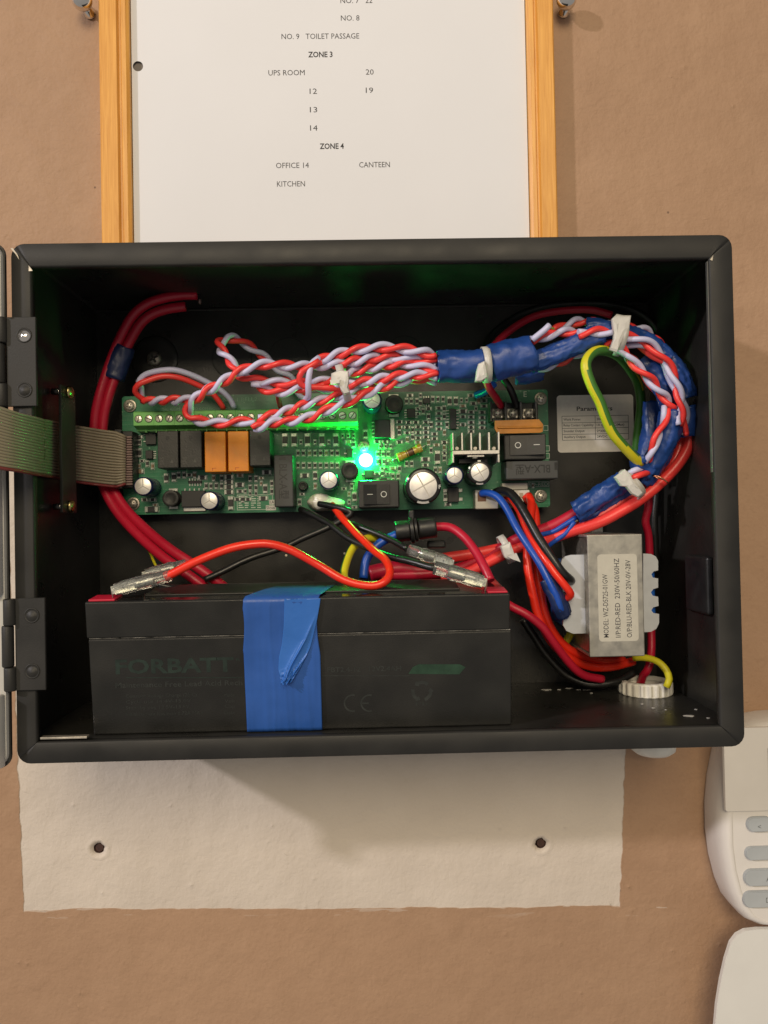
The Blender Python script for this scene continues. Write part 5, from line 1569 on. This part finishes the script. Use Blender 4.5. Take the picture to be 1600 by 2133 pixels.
tp = root('twisted_pair', at(300, 830, 28)); tag(tp, 'red and white wires arching over the left end of the board', 'wire', TG)
wire('red_conductor', [(310, 836, 28), (292, 828, 32), (281, 815, 35), (287, 802, 37), (306, 793, 37), (338, 783, 36), (375, 786, 34), (410, 800, 31), (440, 818, 28), (458, 838, 25), (466, 852, 22)], 1.42, M['red'], tp)
wire('white_conductor', [(297, 838, 28), (295, 822, 31), (294, 806, 34), (289, 795, 36), (303, 780, 37), (330, 772, 37), (362, 770, 36), (395, 778, 34), (430, 795, 31), (462, 815, 28), (480, 832, 25), (489, 850, 22)], 1.42, M['white'], tp)
for i, (x0, y0, x1, y1, m, lb) in enumerate(((577, 800, 585, 848, 'dred', 'crimson wire dropping to the terminals behind the loom'), (718, 760, 722, 800, 'dred', 'crimson wire dropping behind the left cable tie'))):
    wire('branch_wire', [(x0, y0, 44), ((x0 + x1) / 2 - 2, (y0 + y1) / 2, 36), (x1, y1, 24)], 1.3, M[m], label=lb)

# ---- the loop on the right
LG = 'red and white pairs on the curved part of the loom'
twisted([(1108, 712, 62), (1135, 703, 62), (1165, 693, 62), (1195, 691, 61), (1225, 700, 60), (1248, 706, 59)], 'twisted pair between the second tape wrap and the upright tie', phase=0.6, group=LG)
twisted([(1150, 690, 58), (1180, 678, 58), (1210, 671, 58), (1240, 672, 57), (1280, 680, 57), (1322, 684, 58), (1345, 690, 58), (1364, 705, 57), (1380, 727, 56), (1395, 752, 55), (1410, 790, 54), (1425, 850, 52)], 'outermost twisted pair on the upper right bend of the loom', phase=2.0, group=LG)
wire('loose_wire_end', [(1110, 707, 66), (1122, 697, 67), (1135, 686, 68), (1145, 676, 68)], 1.4, M['white'], label='loose white wire end sticking up from the tape', group=LG)
twisted([(1120, 766, 56), (1160, 758, 56), (1195, 740, 57), (1225, 726, 58), (1255, 717, 60), (1278, 716, 62), (1300, 733, 64), (1322, 758, 64), (1342, 776, 64), (1360, 795, 63), (1374, 815, 62), (1390, 834, 61), (1402, 853, 60)], 'innermost twisted pair running round the inside of the bend', phase=2.4, group=LG, pitch=19)
twisted([(1262, 705, 58), (1298, 712, 61), (1325, 716, 62), (1345, 725, 62), (1366, 740, 61), (1386, 758, 61), (1396, 780, 61), (1406, 806, 61), (1417, 835, 60), (1426, 870, 58), (1422, 905, 56)], 'twisted pair in the middle of the right hand bend', phase=0.9, group=LG, pitch=30)
twisted([(1300, 735, 55), (1330, 765, 54), (1355, 795, 53), (1378, 830, 52), (1392, 870, 50), (1388, 900, 48)], 'dull twisted pair deep inside the right hand bend', phase=0.4, group=LG, pitch=26)
tp = root('twisted_pair', at(1370, 920, 58)); tag(tp, 'red and white wires slipping between tape wraps beside the sticker', 'wire', LG)
wire('red_conductor', [(1393, 852, 60), (1387, 878, 62), (1372, 897, 63), (1362, 915, 63), (1356, 940, 60), (1352, 965, 55)], 1.42, M['red'], tp)
wire('white_conductor', [(1384, 846, 60), (1382, 870, 61), (1378, 892, 58), (1368, 925, 61), (1356, 945, 61), (1344, 962, 58), (1338, 975, 54)], 1.42, M['white'], tp)
tp = root('twisted_pair', at(1330, 985, 54)); tag(tp, 'short red and white wires just above the lower loom tie', 'wire', LG)
wire('red_conductor', [(1352, 985, 56), (1335, 990, 59), (1318, 996, 59), (1300, 1005, 56)], 1.42, M['red'], tp)
wire('white_conductor', [(1345, 975, 54), (1332, 978, 57), (1318, 982, 58), (1305, 992, 55)], 1.42, M['white'], tp)

twisted([(1296, 700, 65), (1322, 706, 65.5), (1348, 717, 65.5), (1370, 735, 65), (1390, 758, 64), (1402, 785, 63.5), (1412, 815, 63), (1418, 850, 62), (1414, 885, 61)], 'twisted pair lying on top of the tape round the right bend', phase=1.9, group=LG, pitch=23)
twisted([(1205, 697, 66.5), (1225, 694, 67), (1250, 692, 67), (1275, 694, 67)], 'short twisted pair crossing the tape left of the upright tie', phase=0.1, group=LG, pitch=18)
# ---- tape wraps on the loom
wrap([(911, 764, 60), (940, 763, 60), (975, 762, 60), (1008, 759, 60)], 7.2, 6.6, 'smooth blue tape wrap where the loom leaves the board', amp=0.5, seed=1)
wrap([(1022, 757, 61), (1050, 750, 61), (1080, 743, 61), (1109, 735, 61)], 8.4, 7.0, 'widest blue tape wrap right of the white tie', amp=0.6, seed=2)
wrap([(1104, 758, 60), (1130, 748, 61), (1160, 735, 62), (1190, 722, 63), (1220, 708, 63), (1254, 697, 63)], 4.6, 3.4, 'narrow slanting blue tape wrap above the amber guard', amp=0.8, seed=3)
wrap([(1222, 683, 60), (1245, 682, 61), (1280, 690, 61)], 4.2, 4.0, 'dark blue tape wrap just left of the upright tie', amp=0.8, seed=4)
wrap([(1300, 696, 60), (1325, 702, 60), (1350, 714, 60), (1375, 733, 60), (1394, 750, 60)], 4.2, 3.8, 'blue tape wrap right after the upright tie', amp=0.8, seed=5)
wrap([(1390, 752, 58), (1408, 772, 59), (1420, 797, 59), (1428, 828, 58)], 4.6, 4.6, 'creased shiny blue tape wrap at the outer right of the loop', amp=1.2, seed=6)
wrap([(1432, 846, 54), (1433, 870, 53), (1431, 908, 52)], 5.0, 4.4, 'dark blue tape wrap at the far right over the red cable', amp=0.6, seed=7)
wrap([(1398, 858, 57), (1396, 885, 57), (1388, 915, 56), (1374, 945, 54), (1356, 975, 52), (1340, 1002, 49)], 5.4, 5.0, 'long blue tape wrap down the right side of the loop', amp=0.7, seed=8)
wrap([(1362, 838, 40), (1360, 880, 40), (1354, 925, 40), (1342, 975, 41)], 5.2, 3.8, 'shaded blue tape wrap behind the sticker edge', amp=0.5, seed=9)
wrap([(1340, 742, 54), (1365, 770, 54), (1388, 805, 54), (1408, 850, 53)], 6.2, 4.0, 'dark blue tape in the core of the right hand bend', amp=0.8, seed=10)
wrap([(1300, 1002, 52), (1275, 1017, 51), (1250, 1033, 50), (1225, 1050, 49), (1200, 1066, 47)], 4.8, 4.4, 'glossy blue tape wrap below the lower loom tie', amp=1.0, seed=11)
wrap([(1315, 1015, 46), (1280, 1042, 46), (1240, 1065, 45), (1205, 1082, 44)], 3.6, 3.2, 'thin blue tape beside the two red cables, lower right', amp=1.0, seed=12)
wrap([(1338, 948, 58), (1330, 962, 57), (1340, 975, 55), (1356, 986, 54)], 3.6, 3.0, 'ragged grey blue tape on the end of the earth wire', amp=1.0, seed=13)
wrap([(1075, 786, 40), (1100, 784, 40), (1130, 778, 40)], 3.4, 2.4, 'shadowed blue tape flap under the widest wrap', amp=0.8, seed=14)

# ---- thick red cables leaving the loop and going back to the left
RG = 'thick red cables of the loop'
wire('red_cable', [(1440, 895, 50), (1434, 930, 50), (1412, 968, 50), (1380, 1003, 50), (1335, 1040, 50), (1290, 1066, 50), (1240, 1090, 48), (1190, 1108, 44), (1130, 1128, 38), (1075, 1143, 34), (1030, 1165, 32), (975, 1192, 30), (920, 1206, 28)], 2.75, M['red'], label='outer thick red cable curving under the lower loom tie', group=RG)
wire('red_cable', [(1424, 905, 46), (1412, 945, 46), (1388, 985, 46), (1350, 1015, 46), (1300, 1042, 46), (1250, 1072, 45), (1200, 1100, 42), (1140, 1122, 36), (1075, 1136, 32), (1020, 1148, 29), (960, 1158, 27), (880, 1168, 25)], 2.75, M['red'], label='inner thick red cable curving under the lower loom tie', group=RG)
wire('red_cable', [(1205, 1066, 42), (1170, 1086, 40), (1120, 1108, 37), (1070, 1128, 33), (1010, 1160, 28), (950, 1185, 25), (880, 1196, 22), (790, 1196, 20)], 2.9, M['dred'], label='crimson cable behind the two red ones, running to the battery', group=RG)
wire('red_cable', [(930, 1180, 22), (880, 1190, 20), (830, 1184, 20), (770, 1196, 20)], 4.2, M['dred'], label='thick crimson cable lying behind the battery, centre', group=RG)
wire('blue_core', [(1200, 1078, 45), (1172, 1096, 44), (1150, 1108, 42), (1110, 1118, 38), (1088, 1140, 34)], 1.2, M['blue'], label='thin blue core emerging above the red cables', group='thin blue cores by the transformer')
wire('blue_core', [(1196, 1086, 46), (1178, 1110, 45), (1150, 1130, 43), (1128, 1150, 38)], 1.1, M['blue'], label='thin blue core below the other, near the black lead', group='thin blue cores by the transformer')

# ---- the double red cable down the left side
lc = root('double_red_cable', at(300, 900, 20)); tag(lc, 'double crimson cable with a taped joint down the left of the box', 'cable')
A = spline(px([(412, 627, 26), (385, 627, 27), (345, 633, 28), (312, 645, 28), (287, 665, 27), (268, 695, 25), (253, 727, 24), (240, 760, 24), (227, 797, 24), (216, 832, 24), (208, 870, 23), (206, 920, 22), (212, 970, 21), (228, 1022, 22), (256, 1068, 26), (298, 1112, 33), (345, 1152, 40), (395, 1186, 44), (440, 1218, 44), (480, 1250, 42)]), 1.6)
fa = frames(A)
for sgn in (-1, 1):
    pp = [p + fa[i][1] * (sgn * 2.3) + Vector((0, sgn * 0.7, 0)) + fa[i][1] * (0.5 * math.sin(i * 0.05 + sgn)) for i, p in enumerate(A)]
    MB().tube(pp[(3 if sgn < 0 else 0):], 2.45, 12).build('cable_core', M['dred'], lc)
wrap([(258, 722, 23.5), (248, 752, 23.5), (236, 787, 23.5)], 5.7, 4.0, '', m='navytape', name='tape_joint', parent=lc, amp=0.35, seed=20)
MB().tube(spline(px([(415, 628, 26), (419, 628, 26)]), 0.4), 1.5, 10).build('copper_end', mat('dull_strands', (0.30, 0.22, 0.2), 0.5, 0.5), lc)
wire('thin_core', [(300, 1128, 26), (312, 1150, 30), (322, 1172, 36), (330, 1186, 42)], 0.7, M['yellow'], label='thin yellow core beside the double red cable')

# ---- arcs behind the loom
wire('red_wire', [(1275, 657, 30), (1232, 646, 28), (1180, 646, 27), (1130, 654, 27), (1085, 673, 28), (1048, 700, 30), (1020, 735, 34), (1008, 770, 37), (1016, 805, 36), (1032, 828, 30), (1045, 846, 22.5)], 1.9, M['dred'], label='crimson mains wire arching behind the loom to the barrier terminal')
wire('black_wire', [(1390, 760, 12), (1370, 690, 12), (1330, 650, 12), (1270, 634, 12), (1200, 632, 12), (1120, 642, 13), (1060, 668, 14), (1020, 705, 18), (1015, 745, 24), (1040, 780, 30), (1060, 806, 30), (1074, 838, 24), (1078, 850, 22.5)], 1.8, M['black'], label='black mains wire arching behind the loom to the barrier terminal')
wire('blue_wire', [(990, 822, 16), (1000, 819, 18), (1012, 815, 21), (1030, 800, 26)], 1.9, M['blue'], label='short blue wire end by the barrier terminal')
wire('red_wire', [(1350, 1004, 34), (1352, 1050, 32), (1345, 1085, 30), (1352, 1120, 28), (1355, 1200, 26), (1356, 1300, 26), (1357, 1350, 28), (1351, 1390, 32), (1340, 1406, 28), (1334, 1425, 24)], 2.0, M['dred'], label='crimson wire running down behind the transformer to the gland')
wire('black_wire', [(1386, 870, 14), (1375, 960, 16), (1365, 1040, 18), (1362, 1100, 18), (1368, 1180, 16)], 2.0, M['black'], label='black wire hanging behind the right of the loop')

# ---- earth wire loop
EC = at(1272, 850, 50)
def yg(t, s, p_):
    o_ = Vector((p_.x - EC.x, 0, (p_.z - EC.z) * 0.5)).normalized()
    return 0 if (t > 0.33 and s.dot(o_) > 0.12 and s.y > -0.75) else 1
ew = wire('earth_wire', [(1318, 1040, 22), (1322, 1000, 22), (1326, 940, 23), (1332, 880, 26), (1334, 840, 30), (1328, 800, 34), (1312, 768, 42), (1288, 742, 52), (1262, 731, 60), (1238, 733, 65), (1222, 750, 68), (1221, 772, 69), (1232, 805, 69), (1250, 838, 68), (1262, 870, 67), (1275, 900, 65), (1295, 925, 63), (1318, 950, 60), (1335, 966, 57)], 2.35, [M['yellow'], M['green']], mifun=yg, seg=16, label='yellow and green earth wire looped in front of the sticker')
cs = root('copper_strands', at(1365, 990, 56)); tag(cs, 'bare copper strands poking from the loom, lower right', 'wire')
wire('strand', [(1356, 988, 55), (1368, 996, 56), (1382, 1000, 56), (1392, 1009, 56)], 0.35, M['copper'], cs, seg=6)
wire('strand', [(1358, 990, 55), (1372, 994, 57), (1384, 1001, 57), (1390, 1007, 57)], 0.35, M['copper'], cs, seg=6)

# ---- transformer secondary leads
wire('black_lead', [(1030, 1028, 23), (1040, 1022, 27), (1060, 1026, 33), (1080, 1046, 40), (1100, 1080, 46), (1122, 1120, 51), (1145, 1155, 55), (1168, 1190, 57), (1185, 1206, 54), (1190, 1210, 49)], 2.2, M['black'], label='black lead from the white plug to the transformer')
wire('red_lead', [(1048, 1040, 22), (1062, 1042, 28), (1080, 1062, 36), (1100, 1105, 44), (1125, 1150, 52), (1150, 1185, 57), (1175, 1215, 59), (1189, 1236, 58), (1182, 1246, 54), (1172, 1242, 50)], 1.85, M['scarlet'], label='bright red lead hooked into the transformer flange')
wire('blue_lead', [(1004, 1029, 23), (1018, 1028, 27), (1036, 1036, 31), (1056, 1062, 36), (1078, 1100, 42), (1100, 1135, 47), (1122, 1170, 52), (1142, 1205, 55), (1158, 1240, 56), (1168, 1270, 55), (1178, 1284, 50)], 1.9, M['blue'], label='blue lead from the white plug to the transformer')
wrap([(1140, 1205, 54), (1155, 1235, 55), (1166, 1262, 55), (1175, 1284, 53)], 4.0, 2.4, 'dark blue sleeve gathered on the transformer flange', amp=0.5, seed=30, m='navytape', name='insulating_sleeve', group='blue insulation by the transformer')
wire('red_lead', [(1100, 1032, 22), (1106, 1050, 28), (1104, 1090, 34), (1100, 1130, 38), (1101, 1180, 42), (1109, 1235, 44), (1122, 1285, 44), (1148, 1335, 42), (1185, 1370, 38), (1230, 1388, 34), (1275, 1388, 30), (1320, 1378, 26)], 2.2, M['scarlet'], label='red lead from the right plug sweeping under the transformer')
wire('red_lead', [(1094, 1034, 21), (1112, 1060, 26), (1118, 1110, 32), (1118, 1170, 37), (1124, 1225, 39), (1136, 1280, 40), (1160, 1325, 38), (1195, 1358, 35), (1240, 1374, 31), (1300, 1376, 26)], 2.2, M['scarlet'], label='second red lead just inside the sweeping one')
wire('red_wire', [(1030, 1240, 38), (1066, 1264, 44), (1100, 1282, 46), (1130, 1306, 46), (1152, 1338, 44), (1185, 1380, 40), (1215, 1404, 37), (1256, 1414, 34)], 2.1, M['dred'], label='crimson wire from behind the battery corner to the box floor')
wire('black_wire', [(1090, 1290, 26), (1110, 1320, 26), (1140, 1365, 26), (1180, 1405, 27), (1225, 1424, 30), (1280, 1420, 30), (1320, 1400, 26)], 2.0, M['black'], label='black wire curving over the box floor under the transformer')
wire('yellow_wire', [(1320, 1370, 34), (1345, 1370, 38), (1370, 1378, 42), (1388, 1395, 45), (1396, 1415, 46), (1390, 1432, 46)], 1.7, M['yellow'], label='yellow wire going into the white gland nut')
wire('earth_wire', [(1205, 1290, 30), (1190, 1318, 30), (1178, 1340, 30)], 2.0, M['yellow'], label='short yellow wire behind the transformer flange')

# ---- battery leads
wire('red_battery_lead', [(345, 1203, 84), (372, 1190, 84), (420, 1166, 84), (470, 1145, 83), (515, 1135, 82), (560, 1133, 81), (605, 1145, 80), (659, 1175, 79), (709, 1203, 80), (747, 1217, 81), (780, 1219, 81), (803, 1208, 80), (812, 1189, 76), (803, 1167, 70), (780, 1147, 62), (756, 1124, 54), (735, 1105, 47), (716, 1082, 40), (702, 1064, 34), (691, 1052, 27)], 1.85, M['scarlet'], label='scarlet battery lead looping from the left sleeve to the glue blob')
wire('black_battery_lead', [(664, 1050, 27), (690, 1055, 32), (718, 1061, 37), (731, 1069, 38), (722, 1079, 38), (688, 1097, 38), (640, 1119, 39), (590, 1140, 40), (530, 1160, 42), (470, 1186, 45), (425, 1206, 48)], 1.55, M['black'], label='black lead bent back from the glue blob towards the battery left')
wire('black_battery_lead', [(626, 1061, 22), (655, 1076, 30), (686, 1093, 38), (722, 1120, 47), (775, 1145, 58), (820, 1160, 68), (868, 1173, 76), (908, 1184, 81)], 1.6, M['black'], label='black lead running to the front clear sleeve at the battery right')
wire('black_battery_lead', [(700, 1078, 30), (722, 1090, 36), (775, 1108, 44), (819, 1127, 52), (850, 1143, 58)], 1.55, M['black'], label='black lead running to the rear clear sleeve at the battery right')
def spade(p0, p1, d0, d1, r, lab, tipdrop=6):
    t = root('spade_connector', at(p1[0], p1[1], d1)); tag(t, lab, 'connector', 'crimp connectors in clear sleeves')
    a, b = at(*p0, d0), at(*p1, d1)
    L = (b - a)
    pts = [a + L * (i / 14) for i in range(15)]
    MB().tube(pts, r, 14, rad=lambda q: 1.0 if q < 0.35 else (1.18 if q < 0.45 else (1.12 if q < 0.9 else 0.95)), caps=False).build('clear_sleeve', M['sleeve'], t)
    MB().tube([a + L * (0.30 + 0.35 * i / 8) for i in range(9)], r * 0.52, 10).build('crimp_barrel', M['solder'], t)
    u = L.normalized(); e = a + L * 0.62
    w = Vector((0, 1, 0)).cross(u).normalized()
    f = b + u * 1.4
    g_ = f + Vector((0, -1.0, -tipdrop * 0.5))
    h = w * (r * 0.62)
    th = Vector((0, 0.5, 0))
    vs = []
    for c_ in (e, f, g_):
        vs += [c_ + h + th, c_ - h + th, c_ - h - th, c_ + h - th]
    fs = []
    for i in range(2):
        for k in range(4): fs.append([i * 4 + k, i * 4 + (k + 1) % 4, i * 4 + 4 + (k + 1) % 4, i * 4 + 4 + k])
    fs += [[0, 1, 2, 3], [8, 9, 10, 11]]
    MB().add(vs, fs).build('spade_blade', M['solder'], t)
spade((356, 1198), (240, 1228), 83, 86, 2.7, 'clear sleeved crimp on the scarlet lead, battery left end')
spade((388, 1176), (304, 1197), 60, 66, 2.6, 'clear sleeved crimp behind the scarlet one, battery left end')
spade((905, 1182), (1006, 1212), 81, 85, 3.0, 'clear sleeved crimp nearest the viewer, battery right end')
spade((852, 1145), (938, 1172), 60, 68, 2.6, 'clear sleeved crimp behind the nearest one, battery right end')
wire('grey_lead', [(330, 1216, 62), (370, 1226, 62), (415, 1230, 60)], 1.5, M['black'], label='dark lead lying on the battery lid, left')

# ---- inline fuse holder with blue and red tails
fu = root('inline_fuse_holder', at(866, 1110, 44)); tag(fu, 'black inline fuse holder with blue and red tails above the battery', 'fuse holder')
a, b = at(824, 1108, 46), at(908, 1098, 46)
u = (b - a)
def seg(t0, t1, r, name, m, k=16, rad=None):
    MB().tube([a + u * (t0 + (t1 - t0) * i / 8) for i in range(9)], r, k, rad=rad).build(name, m, fu)
seg(0.0, 0.36, 5.0, 'holder_cap', M['blackpl'], 6)
seg(0.36, 0.44, 6.4, 'collar', M['blackpl'], 18); seg(0.47, 0.53, 5.8, 'collar', M['blackpl'], 18); seg(0.56, 1.0, 5.0, 'holder_body', M['blackpl'], 8)
c0 = a + u * 0.40
MB().box(c0.x - 1.4, c0.x + 1.4, 44, 48, c0.z, c0.z + 9.5, bev=0.8).build('bayonet_lug', M['blackpl'], fu)
MB().tube(spline(px([(828, 1113, 46), (800, 1126, 46), (778, 1144, 47), (762, 1170, 48), (757, 1205, 50)]), 1.4), 2.15, 12).build('blue_tail', M['blue'], fu)
MB().tube(spline(px([(905, 1097, 46), (938, 1099, 48), (966, 1118, 52), (990, 1148, 58), (1008, 1180, 64), (1022, 1210, 68)]), 1.4), 2.1, 12).build('red_tail', M['dred'], fu)
MB().box(at(890, 1132, 34).x, at(928, 1132, 34).x, 30, 36, at(900, 1142, 34).z, at(900, 1126, 34).z, bev=1.0).build('fuse_clip', M['blackpl'], fu)
wire('yellow_green_wire', [(785, 1120, 40), (762, 1121, 44), (738, 1138, 48), (722, 1168, 54), (717, 1200, 60), (730, 1231, 66)], 1.9, [M['yellow'], M['green']], mifun=lambda t, s, p_: 1 if s.x < -0.55 else 0, seg=14, label='yellow and green wire dropping behind the battery, centre')

# ---- cable ties
def tie(outline, d, th, lab, strap=None, tail=None):
    c = at(sum(p[0] for p in outline) / len(outline), sum(p[1] for p in outline) / len(outline), d)
    t = root('cable_tie', c); tag(t, lab, 'cable tie', 'white nylon cable ties')
    mb = MB()
    poly = poly_px(outline, d)
    n = len(poly)
    cx = sum(p[0] for p in poly) / n; cz = sum(p[1] for p in poly) / n
    for s, dd in ((0.94, d - th), (1.0, d - th * .7), (1.0, d - th * .25), (0.90, d), (0.45, d + 0.35)):
        for i, (x, z) in enumerate(poly):
            mb.v.append(Vector((cx + (x - cx) * s, dd + 0.5 * noise.noise(Vector((x * .25, z * .25, 1))), cz + (z - cz) * s)))
    for j in range(4):
        for i in range(n):
            mb.f.append([j * n + i, j * n + (i + 1) % n, (j + 1) * n + (i + 1) % n, (j + 1) * n + i]); mb.m.append(0); mb.s.append(False)
    mb.f.append(list(range(n))); mb.m.append(0); mb.s.append(False)
    mb.f.append(list(range(4 * n, 5 * n))); mb.m.append(0); mb.s.append(False)
    mb.build('tie_head', M['tie'], t)
    if strap:
        (sx, sy), ang, hw, hd, w, dc = strap
        c = at(sx, sy, dc)
        ax_ = Vector((math.cos(ang), 0, math.sin(ang))); u_ = Vector((-math.sin(ang), 0, math.cos(ang)))
        m2 = MB(); n = 36
        for k in range(n):
            q = 2 * math.pi * k / n
            for rr_ in (1.0, 1.13):
                for s in (-1, 1):
                    m2.v.append(c + u_ * (hw * rr_ * math.cos(q)) + Vector((0, hd * rr_ * math.sin(q), 0)) + ax_ * (s * w / 2))
        for k in range(n):
            k2 = (k + 1) % n
            for p_, q_ in ((0, 1), (1, 3), (3, 2), (2, 0)):
                m2.f.append([k * 4 + p_, k * 4 + q_, k2 * 4 + q_, k2 * 4 + p_]); m2.m.append(0); m2.s.append(True)
        m2.build('tie_strap', M['tie'], t)
    if tail:
        MB().prism(poly_px(tail, d + 2.0), d + 0.2, d + 1.6).build('tie_tail', M['tie'], t)
tie([(690, 777), (708, 769), (726, 772), (727, 795), (724, 808), (729, 818), (718, 822), (711, 814), (704, 800), (688, 797)], 71, 4, 'white cable tie round the loom above the terminals', ((716, 800), 0.25, 8.2, 9.0, 3.4, 59), [(687, 792), (708, 789), (707, 797), (690, 801)])
tie([(997, 757), (1010, 751), (1014, 770), (1015, 786), (1003, 794), (990, 795), (993, 772)], 70, 3, 'white cable tie between the two largest tape wraps', ((1012, 760), 0.08, 7.4, 7.4, 3.2, 60.5))
tie([(1275, 664), (1286, 653), (1300, 656), (1316, 656), (1312, 682), (1302, 696), (1294, 714), (1286, 733), (1271, 728), (1279, 706), (1278, 688)], 69, 2.4, 'upright white cable tie standing up at the top of the loop', ((1289, 703), -0.2, 7.6, 8.0, 3.2, 60))
tie([(1281, 994), (1303, 977), (1313, 986), (1322, 1005), (1333, 1018), (1341, 1028), (1331, 1036), (1318, 1029), (1306, 1014), (1294, 1012)], 62, 3, 'white cable tie at the lower right of the loop', ((1312, 1010), 0.72, 7.0, 7.6, 4.2, 52))
tie([(1043, 1138), (1063, 1129), (1069, 1144), (1074, 1158), (1060, 1167), (1051, 1162)], 45, 4, 'white cable tie on the red cables left of the transformer', ((1054, 1144), 0.42, 6.6, 6.0, 3.4, 35), [(1058, 1160), (1076, 1152), (1085, 1171), (1068, 1165)])
